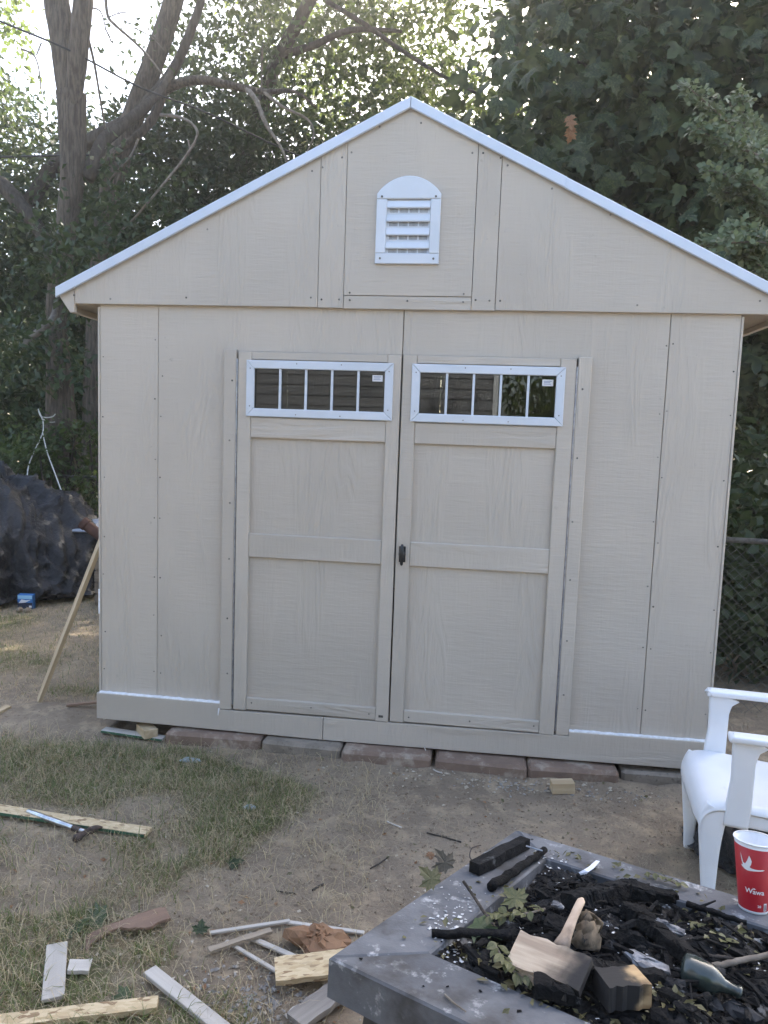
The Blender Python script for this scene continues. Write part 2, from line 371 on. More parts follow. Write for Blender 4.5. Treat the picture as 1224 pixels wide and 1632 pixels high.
# sheathing frame behind the joints, other walls, floor
part('framing', join(cbox(.01, .70, .013, .10, .0, 2.13), cbox(2.36, 3.04, .013, .10, .0, 2.13), cbox(.705, 2.355, .013, .10, 1.93, 2.13)), M_inside, shed)
part('floor', cbox(.012, 3.036, .012, SD-.012, -.02, .02), M_inside, shed)
for x0, x1 in ((.0, .011), (3.037, 3.048)):
    for k in range(3): part('side_panel', cbox(x0, x1, .0135+k*1.216, .0105+(k+1)*1.216, -.03, 2.14, .0015), M_sv, shed)
for x0, x1 in ((-.0115, -.0012), (3.0492, 3.0595)): part('corner_trim', cbox(x0, x1, -.004, .085, .0, 2.11), M_sv, shed)
for k in range(2): part('rear_panel', cbox(.0135+k*1.512, 1.522+k*1.512, SD-.008, SD+.004, -.03, 2.14), M_sv, shed)
# gable
AX, AZ, SL = 1.523, 3.03, .5
zr = lambda x: AZ-SL*abs(x-AX)
zb = 2.121
gab = [[(-.121, zb), (1.1087, zb), (1.1087, zr(1.1087)), (-.121, zr(-.121))],
       [(1.111, zb-.002), (1.2327, zb-.002), (1.2327, zr(1.2327)), (1.111, zr(1.111))],
       [(1.2352, 2.179), (1.8377, 2.179), (1.8377, zr(1.8377)), (AX, AZ), (1.2352, zr(1.2352))],
       [(1.2352, zb-.004), (1.8377, zb-.004), (1.8377, 2.1765), (1.2352, 2.1765)],
       [(1.8402, zb-.004), (1.9475, zb-.004), (1.9475, zr(1.9475)), (1.8402, zr(1.8402))],
       [(1.9500, zb-.002), (3.169, zb-.002), (3.169, zr(3.169)), (1.9500, zr(1.95))]]
gp = [part('gable_panel', prism(q, -.024+.002*(i == 3), -.0015), M_sh if i == 3 else M_sv, shed) for i, q in enumerate(gab)]
for i, pts in {0: [(0.067,-0.03,2.146), (0.457,-0.03,2.157), (1.077,-0.03,2.165), (-0.124,-0.03,2.161), (0.561,-0.03,2.479), (1.068,-0.03,2.745)], 1: [(1.129,-0.03,2.157), (1.214,-0.03,2.158), (1.209,-0.03,2.805), (1.118,-0.03,2.761)], 2: [(1.264,-0.03,2.19), (1.802,-0.03,2.191), (1.253,-0.03,2.827), (1.572,-0.03,2.953), (1.812,-0.03,2.819), (1.381,-0.03,2.939)],
               3: [(1.265,-0.03,2.156), (1.54,-0.03,2.156), (1.801,-0.03,2.154)], 4: [(1.858,-0.03,2.164), (1.922,-0.03,2.162), (1.861,-0.03,2.818), (1.941,-0.03,2.796)], 5: [(1.971,-0.03,2.162), (2.586,-0.03,2.151), (3.112,-0.03,2.177), (1.974,-0.03,2.763), (2.442,-0.03,2.546), (2.178,-0.03,2.661)]}.items():
    for q in pts: screw(gp[i], q[0], -.024, q[2], 1.0)
part('gable_panel', prism([(-.121, zb), (3.169, zb), (3.169, zr(3.169)), (AX, AZ), (-.121, zr(-.121))], SD+.006, SD+.03), M_sv, shed)
# roof slabs, drip edges, eaves
def slab(sgn):
    x1 = AX+sgn*1.735; n = Vector((sgn*SL, 0, 1)).normalized()
    a = [(AX+sgn*.0015, AZ+.001), (x1, AZ+.001-SL*1.735), (x1+n.x*.028, AZ+.001-SL*1.735+n.z*.028), (AX+sgn*.0015, AZ+.0325)]
    return prism(a, -.03, SD+.06)
for s in (-1, 1): part('roof', slab(s), M_roof, shed)
def drip(x0, x1, y0, y1, dz=0, h=.050):
    z = lambda x: 3.0635-SL*abs(x-AX)+dz
    return prism([(x0, z(x0)), (x1, z(x1)), (x1, z(x1)-h), (x0, z(x0)-h)], y0, y1, .003)
tl = part('roof_trim', drip(AX-.001, -.212, -.046, -.0325), M_trim, shed)
tr = part('roof_trim', drip(AX+.001, 2.24, -.046, -.0325), M_trim, shed)
part('roof_trim', drip(2.235, 3.26, -.050, -.0365, -.003), M_trim, shed)
for s in (-1, 1):
    e = lambda x: AX+s*(x-AX) if s > 0 else x
    f = (lambda x: x) if s < 0 else (lambda x: 2*AX-x)
    part('eave_return', prism([(f(-.203), 2.158), (f(-.1235), 2.196), (f(-.1235), 2.079), (f(-.146), 2.077)], -.024, .0), M_sv, shed)
    part('fascia', prism([(f(-.203), 2.157), (f(-.185), 2.157), (f(-.128), 2.079), (f(-.146), 2.077)], .002, SD), M_sv, shed)
    part('soffit', prism([(f(-.16), 2.122), (f(-.013), 2.135), (f(-.013), 2.125), (f(-.155), 2.112)], .003, SD), M_soffit, shed)
# skirt
part('skirt_board', prism([(-.012, -.004), (1.1935, -.016), (1.1935, .101), (.655, .0965), (.655, .128), (-.012, .1325)], -.030, -.001), M_sh, shed)
part('skirt_board', prism([(1.1965, -.016), (3.06, -.004), (3.06, .133), (2.405, .130), (2.405, .1085), (1.1965, .101)], -.030, -.001), M_sh, shed)
def bead(x0, x1, z0, z1, n, seed):
    r = random.Random(seed); P = [(x0+(x1-x0)*i/n, -.012+r.uniform(-.002, .002), z0+(z1-z0)*i/n+r.uniform(-.0008, .001)) for i in range(n+1)]
    return sweep(P, [.027*r.uniform(.85, 1.1) for _ in P], [r.uniform(.009, .013) for _ in P], (0, 1, 0), 8, 2.5)
part('caulk_bead', bead(.0, .655, .134, .1295, 40, 1), M_caulk, shed)
part('caulk_bead', bead(2.408, 3.05, .1315, .1345, 40, 2), M_caulk, shed)
part('paint_drip', sweep([(.652, -.033, .105), (.650, -.034, .085), (.648, -.033, .068)], [.008, .006, .003], .003, (1, 0, 0), 8), M_caulk, shed)
part('paint_smear', cbox(-.0125, -.004, -.0075, -.0045, .55, .68, .001), M_caulk, shed)
# casings and hinges
for poly, sx in (([(.653, .0985), (.716, .1015), (.716, 1.914), (.653, 1.914)], .690), ([(2.353, .1105), (2.404, .112), (2.404, 1.914), (2.343, 1.914), (2.343, .1105)], 2.365)):
    p = part('door_casing', prism(poly, -.028, -.0005, .003), M_sv, shed)
    for k in range(6): screw(p, jit(sx), -.028, .3+k*.29+rnd.uniform(-.02, .02), 1.0)
for x in (.7205, 2.3385): part('hinge_rod', tube([(x, -.026, .13), (x, -.026, 1.87)], .0045, 8), M_galv, shed)
# doors
def door(x0, x1, ix0, ix1, wx0, wx1, zt, zb0, sgn):
    """x0..x1 outer edges, ix0..ix1 between the stiles, wx0..wx1 the window opening"""
    wz0, wz1 = 1.617, 1.838
    sheet = join(prism([(x0, zb0), (x1, zb0), (x1, wz0), (x0, wz0)], -.013, -.001), prism([(x0, wz1), (x1, wz1), (x1, zt), (x0, zt)], -.013, -.001),
                 prism([(x0, wz0), (wx0, wz0), (wx0, wz1), (x0, wz1)], -.013, -.001), prism([(wx1, wz0), (x1, wz0), (x1, wz1), (wx1, wz1)], -.013, -.001))
    d = part('door', sheet, M_sv, shed)
    F_ = -.031
    for a, b_ in ((x0, ix0-.001), (ix1+.001, x1)):
        s = part('stile', prism([(a, zb0), (b_, zb0), (b_, zt), (a, zt)], F_, -.0135, .003), M_sv, d)
    rails = [(1.868, zt), (1.490, 1.590), (.897, 1.015), (zb0+.004, .172)]
    for k, (a, b_) in enumerate(rails):
        r = part('rail', prism([(ix0, a), (ix1, a), (ix1, b_), (ix0, b_)], F_+.002, -.0135, .003), M_sh, d)
    for z in (.142,):
        for x in (ix0+.03, (ix0+ix1)/2, ix1-.03): screw(d, jit(x), F_+.002, jit(z), .9)
    # window: four mitred frame pieces, muntins, panes
    fx0, fx1, fz0, fz1 = wx0-.036, wx1+.036, 1.5935, 1.8645; w = .040
    fr = [[(fx0, fz1), (fx1, fz1), (fx1-w, fz1-w), (fx0+w, fz1-w)], [(fx0, fz0), (fx1, fz0), (fx1-w, fz0+w), (fx0+w, fz0+w)],
          [(fx0, fz0+.001), (fx0, fz1-.001), (fx0+w, fz1-w-.001), (fx0+w, fz0+w+.001)], [(fx1, fz0+.001), (fx1, fz1-.001), (fx1-w, fz1-w-.001), (fx1-w, fz0+w+.001)]]
    for k, q in enumerate(fr): part('window_frame', prism(q, -.042+.0006*(k > 1), -.0315, .003), M_white, d)
    ox0, ox1, oz0, oz1 = fx0+w, fx1-w, fz0+w, fz1-w
    pw = (ox1-ox0)/5
    for k in range(1, 5): part('muntin', cbox(ox0+k*pw-.0055, ox0+k*pw+.0055, -.037, -.022, oz0-.004, oz1+.004, .0015), M_white, d)
    for k in range(5): part('pane', cbox(ox0+k*pw+.0002, ox0+(k+1)*pw-.0002, -.0205, -.0175, oz0-.006, oz1+.006, .0005), M_glass, d)
    st = part('sticker', cbox(ox1-.062, ox1-.012, -.0215, -.0208, oz1-.046, oz1-.016, .0002), M_sticker, d)
    for j, (a, b_, z) in enumerate(((.006, .040, .036), (.008, .036, .029), (.006, .042, .023))):
        part('print', cbox(ox1-.062+a, ox1-.062+b_, -.0219, -.0216, oz1-.016-z+.0145-.0008, oz1-.016-z+.0145+.0018, .0001), M_print, d)
    for x, z in ((fx0+.02, fz0+.05), (fx0+.02, fz1-.04), (fx1-.02, fz0+.05), (fx1-.02, fz1-.04), (fx0+.25, fz1-.014), (fx1-.25, fz1-.014), (fx0+.25, fz0+.014), (fx1-.25, fz0+.014)): screw(d, x, -.042, z, .6)
    return d
M_sticker = mk('paper sticker', (.72, .72, .72), (.68, .68, .69), 10, .6); M_print = mk('blue grey print', (.22, .27, .42), None, 5, .6)
dl = door(.7265, 1.5235, .793, 1.4585, .806, 1.452, 1.905, .1055, -1)
dr = door(1.5315, 2.3335, 1.599, 2.261, 1.612, 2.25, 1.905, .109, 1)
hd = part('handle', join(lathe([(.004, -.004), (.017, -.004), (.017, .006), (.013, .010), (.008, .012), (.008, .026), (.004, .028)], 20), sweep([(0, -.052, .020), (0, -.046, .022), (0, -.02, .027), (0, 0, .030), (0, .02, .029), (0, .048, .024), (0, .052, .023)], [.008, .014, .017, .024, .019, .013, .008], [.006, .010, .012, .016, .012, .010, .006], (1, 0, 0), 12, 2.5)), M_black, dr, M=Matrix.Translation((1.563, -.031, .954)) @ face_M, smooth=True)
part('back_plate', cbox(1.547, 1.579, -.0345, -.0312, .915, .993, .004), M_black, dr)
part('staple_mark', cbox(1.475, 1.498, -.0318, -.0312, .126, .138, .0002), M_screw, dl)
# gable vent
vx0, vx1, vz0, vz1 = 1.381, 1.679, 2.322, 2.637
hx0, hx1, hz0, hz1 = 1.429, 1.632, 2.369, 2.612
arc = [(vx0+(vx1-vx0)*i/16, vz1+.080*(1-((i-8)/8)**2)**.85) for i in range(17)]
vent = part('gable_vent', prism([(vx0, hz1+.002)]+arc+[(vx1, hz1+.002)], -.040, -.0245, .004), M_white, shed)
for q in ([(vx0, vz0), (vx1, vz0), (vx1, hz0), (vx0, hz0)], [(vx0, hz0+.001), (hx0, hz0+.001), (hx0, hz1+.001), (vx0, hz1+.001)], [(hx1, hz0+.001), (vx1, hz0+.001), (vx1, hz1+.001), (hx1, hz1+.001)]):
    part('frame_board', prism(q, -.0395, -.0245, .003), M_white, vent)
nl = 4; lh = (hz1-hz0)/nl
part('back_liner', cbox(hx0, hx1, -.0262, -.0246, hz0, hz1, .0005), M_liner if False else M_white, vent)
for k in range(nl):
    z = hz0+k*lh
    part('slat', sweep([(hx0+.001, -.033, z+lh*.62), (hx1-.001, -.033, z+lh*.62)], .012, .036, (0, 1, -.35), 12, 3.5), M_white, vent)
    t = []
    for g in range(4):
        for j in range(7):
            x = hx0+.014+g*.047+j*.0056; t.append(cbox(x, x+.0024, -.0275, -.0264, z+.004, z+.004+.018, .0002))
    part('grille_slot', join(*t), M_slot if False else M_screw, vent)
for x, z in ((1.405, 2.624), (1.655, 2.624), (1.405, 2.346), (1.655, 2.346)): screw(vent, x, -.040, z, 1.1)

# paver footing
M_pav = [mk('paver red', (.215, .15, .112), (.175, .122, .092), 12, .95, .7, 60, c3=(.34, .285, .225), s3=7, t3=(.5, .66), rand=.06),
         mk('paver grey', (.27, .23, .185), (.205, .172, .135), 14, .95, .7, 60, c3=(.10, .085, .07), s3=30, t3=(.55, .7), rand=.06)]
pv = [(.385, .885, -.085, -.075, 0, 'leftmost reddish concrete paver under the shed skirt'), (.895, 1.300, -.085, -.105, 1, 'grey crumbling concrete paver under the shed skirt below the left door'),
      (1.308, 1.748, -.125, -.118, 0, 'reddish concrete paver under the shed skirt below the gap between the doors'), (1.770, 2.208, -.125, -.125, 0, 'reddish paver with dusty pale top below the right door'),
      (2.214, 2.640, -.120, -.095, 0, 'pale topped paver behind the small cut wood block'), (2.662, 3.05, -.045, -.04, 1, 'rightmost paver under the shed skirt beside the white chair')]
for i, (x0, x1, ya, yb, k, lab) in enumerate(pv):
    zt = -.021 if i < 5 else -.032; V_, F_ = cbox(x0, x1, 0, .28, -.115, zt, .014)
    V_ = [(x, (ya+(yb-ya)*(x-x0)/(x1-x0))+y+rnd.uniform(-.003, .003), z+rnd.uniform(-.003, .002)) for x, y, z in V_]
    tag(part('paver', (V_, F_), M_pav[k]), lab, 'paver', 'pavers under the shed front')

# ------------------------------------------------------------------ trees and shrubs
M_bark = mk('grey bark', (.135, .11, .088), (.06, .048, .038), 1.2, .95, 1.0, 1.6, stretch=(30, 30, 4.5), bdist=.05)
M_bark2 = mk('dark bark', (.07, .058, .047), (.035, .028, .023), 1.2, .95, .8, 2.2, stretch=(22, 22, 4), bdist=.02)
M_twig = mk('bare twig', (.20, .17, .14), (.12, .10, .08), 20, .9, .3, 60)
L_dark = leaf_mat('dark green foliage', (.022, .038, .015), (.044, .068, .024), .26)
L_mid = leaf_mat('mid green foliage', (.034, .055, .019), (.064, .092, .029), .36)
L_sunlit = leaf_mat('sunlit foliage', (.065, .10, .028), (.105, .14, .04), .48)  # lighter, yellower copy of the leaf colour: sunlight painted in
L_maple = leaf_mat('maple foliage', (.024, .038, .019), (.072, .095, .040), .30, rough=.5)
L_box = leaf_mat('small glossy foliage', (.085, .11, .055), (.13, .16, .085), .35, rough=.35)
L_brown = leaf_mat('dead brown leaf', (.20, .10, .045), (.28, .16, .08), .3)
LEAF = (np.array([(0, 0, 0), (-.27, .48, .06), (0, 1, -.08), (.27, .48, .06)]), np.array([(0, 2, 1), (0, 3, 2)]))
_h1 = [(0, .02), (.25, -.08), (.24, .04), (.5, .12), (.4, .22), (.62, .46), (.42, .44), (.34, .52), (.24, .42), (.2, .62), (.26, .74), (.13, .76), (0, 1)]
def maple_template(h):
    o = h+[(-x, y) for x, y in h[-2:0:-1]]; P = [(0, .3)]+o
    V = np.array([(x, y, -.45*x*x-.38*(y-.3)**2+.16*abs(x)) for x, y in P]); n = len(o)
    return V, np.array([(0, 1+i, 1+(i+1) % n) for i in range(n)])
MAPLE = maple_template(_h1)
MAPLE_LO = maple_template([(0, 0), (.27, -.06), (.5, .12), (.4, .24), (.62, .46), (.24, .44), (.25, .74), (0, 1)])
def unit(v): return v/np.maximum(1e-9, np.linalg.norm(v, axis=-1, keepdims=True))
def leaves(C, N, T, S, tmpl):
    """C centres, N normals, T tip directions, S sizes -> (V, F)"""
    tv, tf = tmpl; N = unit(N); T = unit(T-N*(T*N).sum(1, keepdims=True)); B = np.cross(T, N)
    V = C[:, None]+S[:, None, None]*(tv[None, :, 0:1]*B[:, None]+tv[None, :, 1:2]*T[:, None]+tv[None, :, 2:3]*N[:, None])
    F = tf[None]+(np.arange(len(C))*len(tv))[:, None, None]
    return V.reshape(-1, 3), F.reshape(-1, 3)
def clump_leaves(centres, per, spread, size, seed, flat=.35, up=.7, out=None, droop=.5):
    r = np.random.default_rng(seed); n = len(centres); C = np.repeat(centres, per, 0); k = n*per
    cn = unit(r.normal(size=(n, 3))*.6+np.array([0, 0, up])); CN = np.repeat(cn, per, 0)
    sc = np.repeat(r.uniform(.6, 1.35, n), per)
    off = r.normal(size=(k, 3))*spread*sc[:, None]; off -= CN*(off*CN).sum(1, keepdims=True)*(1-flat)
    P = C+off; N = CN+r.normal(size=(k, 3))*.6
    if out is not None: N = N+out*.5
    T = unit(off)+r.normal(size=(k, 3))*.6+np.array([0, 0, -droop])
    return P, N, T, size*r.uniform(.65, 1.3, k)
def ellipsoid(c, rad, n, seed, hollow=.45):
    r = np.random.default_rng(seed); d = unit(r.normal(size=(n, 3))); q = (hollow**3+(1-hollow**3)*r.random(n))**(1/3)
    return np.array(c)+d*q[:, None]*np.array(rad)
def box_pts(lo, hi, n, seed): r = np.random.default_rng(seed); return np.array(lo)+r.random((n, 3))*(np.array(hi)-np.array(lo))
def crown(parent, mat, centres, per, spread, size, seed, tmpl=LEAF, name='crown', **kw):
    V_, F_ = leaves(*clump_leaves(centres, per, spread, size, seed, **kw), tmpl)
    c = centres.mean(0); me = fast_mesh(name, V_-c, F_)
    o = place(name, me, mat, parent, Matrix.Translation(Vector(c))); o['kind'] = 'stuff'; return o
def limb(name, parent, pts, rad, mat, n=10, wob=.10, sub=5, seed=1):
    P, R = smooth_path(pts, rad, sub); return part(name, tube(P, R, n, wob, seed), mat, parent, smooth=True)
def tree(name, base, label, group='trees behind the shed'):
    t = empty(name, base); return tag(t, label, 'tree', group)

# forked old tree at the left
t1 = tree('forked_tree', (-2.893,4.6,0.323), 'tall forked grey tree trunk with a white cord tied round it, left of shed')
limb('trunk', t1, [(-2.907,4.699,-0.2), (-2.893,4.6,0.323), (-2.917,4.6,1.123), (-2.946,4.6,2.067), (-2.978,4.6,2.78), (-2.87,4.6,3.62), (-2.766,4.6,4.305), (-2.768,4.6,4.912), (-2.773,4.6,5.179)], [.26, .23, .19, .14, .115, .115, .13, .15, .16], M_bark, 18, .07, 6, 3)
limb('branch', t1, [(-2.782,4.6,5.012), (-2.837,4.6,5.577), (-2.928,4.6,6.103), (-3.009,4.6,6.688), (-3.066,4.6,8.079)], [.12, .145, .135, .12, .06], M_bark, 14, .06, 5, 4)
limb('branch', t1, [(-2.724,4.55,5.024), (-2.64,4.5,5.524), (-2.57,4.5,6.102), (-2.531,4.5,6.608), (-2.439,4.5,7.964)], [.08, .105, .10, .09, .05], M_bark, 14, .06, 5, 5)
limb('branch', t1, [(-2.797,4.3,2.87), (-2.723,4.1,2.649), (-2.822,4,2.5), (-2.946,4,2.418), (-2.984,4,2.338)], [.03, .035, .038, .035, .03], M_twig, 8, .12, 4, 6)
limb('branch', t1, [(-2.628,4.65,4.287), (-2.549,4.7,4.508), (-2.503,4.8,4.75), (-2.376,5,4.999), (-2.241,5.2,5.254), (-2.118,5.5,5.632), (-1.992,6,6.457)], [.09, .085, .08, .07, .06, .05, .03], M_bark2, 10, .1, 4, 7)
limb('branch', t1, [(-2.974,4.7,5.226), (-2.954,4.7,4.955), (-2.912,4.7,4.546), (-2.796,4.6,4.237)], [.03, .045, .05, .06], M_bark2, 8, .1, 4, 8)
crown(t1, L_sunlit, ellipsoid((-4.375,5.6,6.543), (.42, .6, .8), 26, 31), 26, .20, .10, 41)
crown(t1, L_dark, ellipsoid((-2.424,4.1,3.167), (.55, .3, .42), 26, 132), 26, .17, .10, 142)
crown(t1, L_dark, ellipsoid((-2.902,4.1,2.298), (.65, .3, .35), 24, 133), 24, .17, .10, 143)
crown(t1, L_dark, ellipsoid((-2.416,5,4.083), (.75, .4, .55), 44, 134), 28, .2, .10, 144)
crown(t1, L_mid, ellipsoid((-1.629,5.6,9.564), (3.2, 2.4, 1.1), 190, 131), 30, .28, .12, 141)

# leaning tree with long bare boughs
t2 = tree('leaning_tree', (-3.288,6,0.469), 'leaning tree with long crooked bare boughs reaching over the shed roof')
limb('trunk', t2, [(-3.473,6.335,-0.2), (-3.288,6,0.469), (-3.235,6,2.174), (-3.167,6,3.576), (-3.023,6,4.62), (-2.721,6,5.518), (-2.409,6,6.279), (-2.146,6,7.06), (-2.005,6,7.937)], [.22, .2, .17, .15, .14, .135, .13, .12, .10], M_bark, 16, .07, 5, 9)
limb('branch', t2, [(-5.243,6.4,5.137), (-4.826,6.4,4.756), (-4.39,6.3,4.556), (-4.063,6.3,4.952), (-3.742,6.3,5.194), (-3.239,6.2,5.377), (-2.746,6,5.495), (-2.333,5.8,5.694), (-2.031,5.8,6.098), (-1.768,5.8,6.716), (-1.637,5.8,7.218)], [.07, .09, .10, .105, .105, .10, .09, .075, .06, .05, .04], M_bark2, 12, .08, 5, 10)
limb('branch', t2, [(-4.532,5.9,4.674), (-4.225,5.9,4.353), (-3.964,5.9,4.016), (-3.704,5.9,3.469)], [.10, .10, .09, .08], M_bark2, 10, .1, 4, 11)
limb('branch', t2, [(-2.462,5.9,5.626), (-2.092,5.7,5.735), (-1.665,5.6,5.762), (-1.284,5.6,5.688), (-0.874,5.6,5.608), (-0.511,5.7,5.645), (-0.256,5.8,5.493)], [.075, .06, .052, .046, .035, .02, .01], M_bark, 10, .12, 4, 12)
limb('branch', t2, [(-1.094,5.6,5.648), (-0.934,5.5,5.465), (-0.767,5.4,5.135), (-0.609,5.4,4.919), (-0.505,5.4,4.718)], [.035, .032, .026, .02, .012], M_twig, 8, .15, 4, 13)
limb('branch', t2, [(-0.874,5.6,5.608), (-0.608,5.5,5.388), (-0.298,5.5,5.24), (-0.217,5.5,5.06), (-0.303,5.5,4.845)], [.022, .018, .014, .010, .006], M_twig, 7, .15, 4, 14)
limb('branch', t2, [(-2.174,5.7,5.781), (-2.21,5.6,5.457), (-2.301,5.5,5.197), (-2.471,5.4,4.977), (-2.697,5.4,4.796), (-2.943,5.4,4.538)], [.05, .055, .05, .045, .04, .02], M_bark, 9, .12, 4, 15)
limb('branch', t2, [(-2.279,5.2,4.92), (-2.333,5.1,4.684), (-2.509,5,4.417), (-2.61,5,4.24), (-2.588,5,3.976), (-2.494,5,3.797)], [.014, .012, .011, .010, .008, .005], M_twig, 6, .1, 4, 16)
limb('branch', t2, [(-2.415,5,4.452), (-2.462,5,4.296), (-2.431,5,4.047), (-2.369,5,3.868)], [.009, .008, .006, .004], M_twig, 6, .1, 4, 17)
limb('branch', t2, [(-1.999,5.2,5.193), (-1.653,5,5.071), (-1.432,4.9,4.891), (-1.519,4.9,4.673), (-1.825,4.8,4.229), (-2.148,4.8,3.884), (-2.316,4.8,3.73), (-2.385,4.8,3.533)], [.02, .018, .016, .014, .014, .013, .012, .010], M_twig, 7, .12, 4, 18)
limb('branch', t2, [(-1.535,4.9,4.783), (-1.519,4.9,4.687), (-1.534,4.9,4.605)], [.010, .008, .004], M_twig, 6, .1, 3, 19)
for k, (pts, r0) in enumerate([([(-2.789,5.4,6.673), (-2.758,5.4,6.424), (-2.646,5.4,6.3), (-2.376,5.5,6.086), (-2.131,5.6,5.808)], .022), ([(-2.591,4.6,5.819), (-2.667,4.9,5.649), (-2.698,5.1,5.325), (-2.689,5.2,5.047)], .018), ([(-2.982,4.9,6.335), (-2.953,4.9,6.165), (-2.852,4.8,5.976)], .018),
                               ([(-3.889,5.4,6.075), (-3.725,5.4,6.006), (-3.654,5.4,5.837), (-3.624,5.4,5.544)], .012), ([(-3.617,5.4,6.141), (-3.684,5.4,5.998)], .010), ([(-2.794,5,6.302), (-2.641,5,6.256), (-2.566,5,6.036), (-2.49,5,5.898)], .010), ([(-2.464,5.5,6.325), (-2.264,5.5,6.226), (-2.132,5.6,6.114)], .008),
                               ([(-2.758,5.4,6.403), (-2.535,5.4,6.453), (-2.298,5.4,6.304), (-2.139,5.4,6.144)], .007), ([(-2.764,5.2,6.242), (-2.631,5.2,6.085), (-2.655,5.2,5.946)], .006), ([(-2.678,5.4,6.542), (-2.495,5.4,6.324), (-2.25,5.4,6.374)], .006)]):
    limb('twig', t2, pts, [r0*(1-.12*i) for i in range(len(pts))], M_twig, 6, .1, 4, 60+k)
crown(t2, L_mid, ellipsoid((-2.643,5.3,6.227), (.75, .5, .45), 5, 34), 9, .16, .08, 44)

# two further trunks in the middle
t3 = tree('slender_tree', (-1.86,7.5,2.332), 'slender tree trunk slanting up behind the left roof slope')
limb('trunk', t3, [(-2.146,8.297,-0.2), (-1.855,7.5,3.269), (-1.767,7.5,5.096), (-1.579,7.5,5.851), (-1.357,7.5,6.609), (-1.16,7.5,7.036), (-0.734,7.5,7.772), (-0.388,7.5,8.427)], [.16, .14, .12, .11, .10, .095, .085, .06], M_bark2, 12, .08, 5, 20)
limb('branch', t3, [(-1.214,7.5,6.934), (-0.692,7.4,7.025), (-0.115,7.2,7.109), (0.613,7,6.97)], [.06, .05, .04, .02], M_bark2, 9, .1, 4, 21)
limb('branch', t3, [(-0.084,5.4,6.5), (0.383,5.3,6.187), (0.839,5.2,5.842), (1.282,5.1,5.532), (1.695,5,5.282)], [.028, .026, .024, .020, .014], M_bark2, 8, .12, 4, 22)
limb('branch', t3, [(-1.327,7,6.861), (-1.33,7,6.531), (-1.324,7,6.265)], [.020, .018, .012], M_twig, 7, .1, 3, 23)
crown(t3, L_mid, ellipsoid((-1.462,8.2,6.91), (2.1, 1.2, 2.0), 250, 35, .3), 30, .26, .12, 45)
crown(t3, L_sunlit, ellipsoid((-0.523,9.4,8.131), (2.1, 1.2, 1.9), 190, 36, .3), 30, .26, .13, 46)
crown(t3, L_dark, ellipsoid((-2.257,7.4,5.511), (1.3, .9, 1.3), 170, 37, .2), 34, .24, .11, 47)
t6 = tree('leafy_tree', (2.2, 9.6, -.1), 'tall tree filling the gap above the roof ridge')
limb('trunk', t6, [(2.2, 9.6, -.2), (2.2, 9.6, 3), (2.3, 9.6, 6), (2.2, 9.6, 9)], [.2, .17, .13, .06], M_bark2, 12, .08, 5, 124)
crown(t6, L_mid, ellipsoid((2.3, 9.6, 7.0), (2.6, 1.3, 3.4), 330, 135, .2), 30, .30, .14, 145)
crown(t6, L_sunlit, ellipsoid((1.2, 8.9, 6.2), (1.4, .9, 1.6), 70, 136, .2), 28, .26, .12, 146)
t4 = tree('leafy_tree', (-6.375,7.5,0.197), 'leafy dark tree at the far left edge behind the black tarp')
limb('trunk', t4, [(-5.442,6.233,-0.2), (-6.302,7.5,2.218), (-6.111,7.5,4.358), (-5.914,7.5,6.044)], [.2, .18, .15, .08], M_bark2, 12, .08, 5, 24)
crown(t4, L_mid, ellipsoid((-5.574,7,5.265), (1.25, 1.0, 1.1), 150, 38, .3), 28, .24, .11, 48)
crown(t4, L_dark, ellipsoid((-4.844,7.6,5.746), (.95, .8, .85), 75, 39, .2), 26, .22, .10, 49)

# maple filling the upper right
t5 = tree('maple_tree', (5.6, 6.2, -.1), 'dense dark maple with large lobed leaves overhanging the right roof slope')
limb('trunk', t5, [(5.6, 6.2, -.2), (5.55, 6.2, 2), (5.4, 6.1, 4), (5.2, 6.0, 6), (5.1, 6, 9)], [.26, .22, .2, .15, .08], M_bark2, 14, .07, 5, 25)
for k, (a, b_) in enumerate([((5.45, 6.1, 3.4), (3.2, 4.6, 4.4)), ((5.4, 6.1, 4.2), (2.6, 4.9, 5.6)), ((5.3, 6, 5), (4.2, 4.2, 5.8)), ((5.5, 6.2, 3), (4.8, 4.0, 3.6)), ((5.2, 6, 6), (3.4, 5.2, 7.4)), ((5.4, 6.1, 4.4), (7.4, 5.2, 5.6))]):
    mid = tuple((x+y)/2+d for x, y, d in zip(a, b_, (0, 0, .25))); limb('branch', t5, [a, mid, b_], [.07, .05, .02], M_bark2, 9, .1, 4, 70+k)
rr = np.random.default_rng(91)
cz = np.concatenate([ellipsoid((5.2, 6.0, 6.2), (3.5, 2.4, 4.2), 760, 50, .45), ellipsoid((3.6, 5.0, 4.2), (1.9, 1.2, 1.5), 170, 51, .2), ellipsoid((4.9, 4.4, 4.4), (1.7, 1.0, 1.6), 150, 52, .2), ellipsoid((6.2, 7.2, 8.6), (3.2, 2.6, 2.4), 330, 152, .1)])
cz = cz[cz[:, 2] > 2.2+.0*cz[:, 0]]
front = np.array([-.1, -.9, .25])
crn = crown(t5, L_maple, cz, 15, .30, .18, 53, MAPLE_LO, out=front, up=.45, droop=.8)
lm = pmesh('leaf', *(lambda t: (t[0], [tuple(map(int, f)) for f in t[1]]))(MAPLE)); lm.materials.append(L_maple)
fc = []
while len(fc) < 290:                                   # the leaves that show singly, on the yard side of the crown
    x = rr.uniform(1.9, 5.6); z = rr.uniform(2.75, 6.2)
    if z < 3.05-.5*(x-1.52)*.9+.25: continue
    fc.append((x, 3.55+.32*abs(x-3.7)*.5+rr.uniform(-.25, .35), z))
fc = np.array(fc)
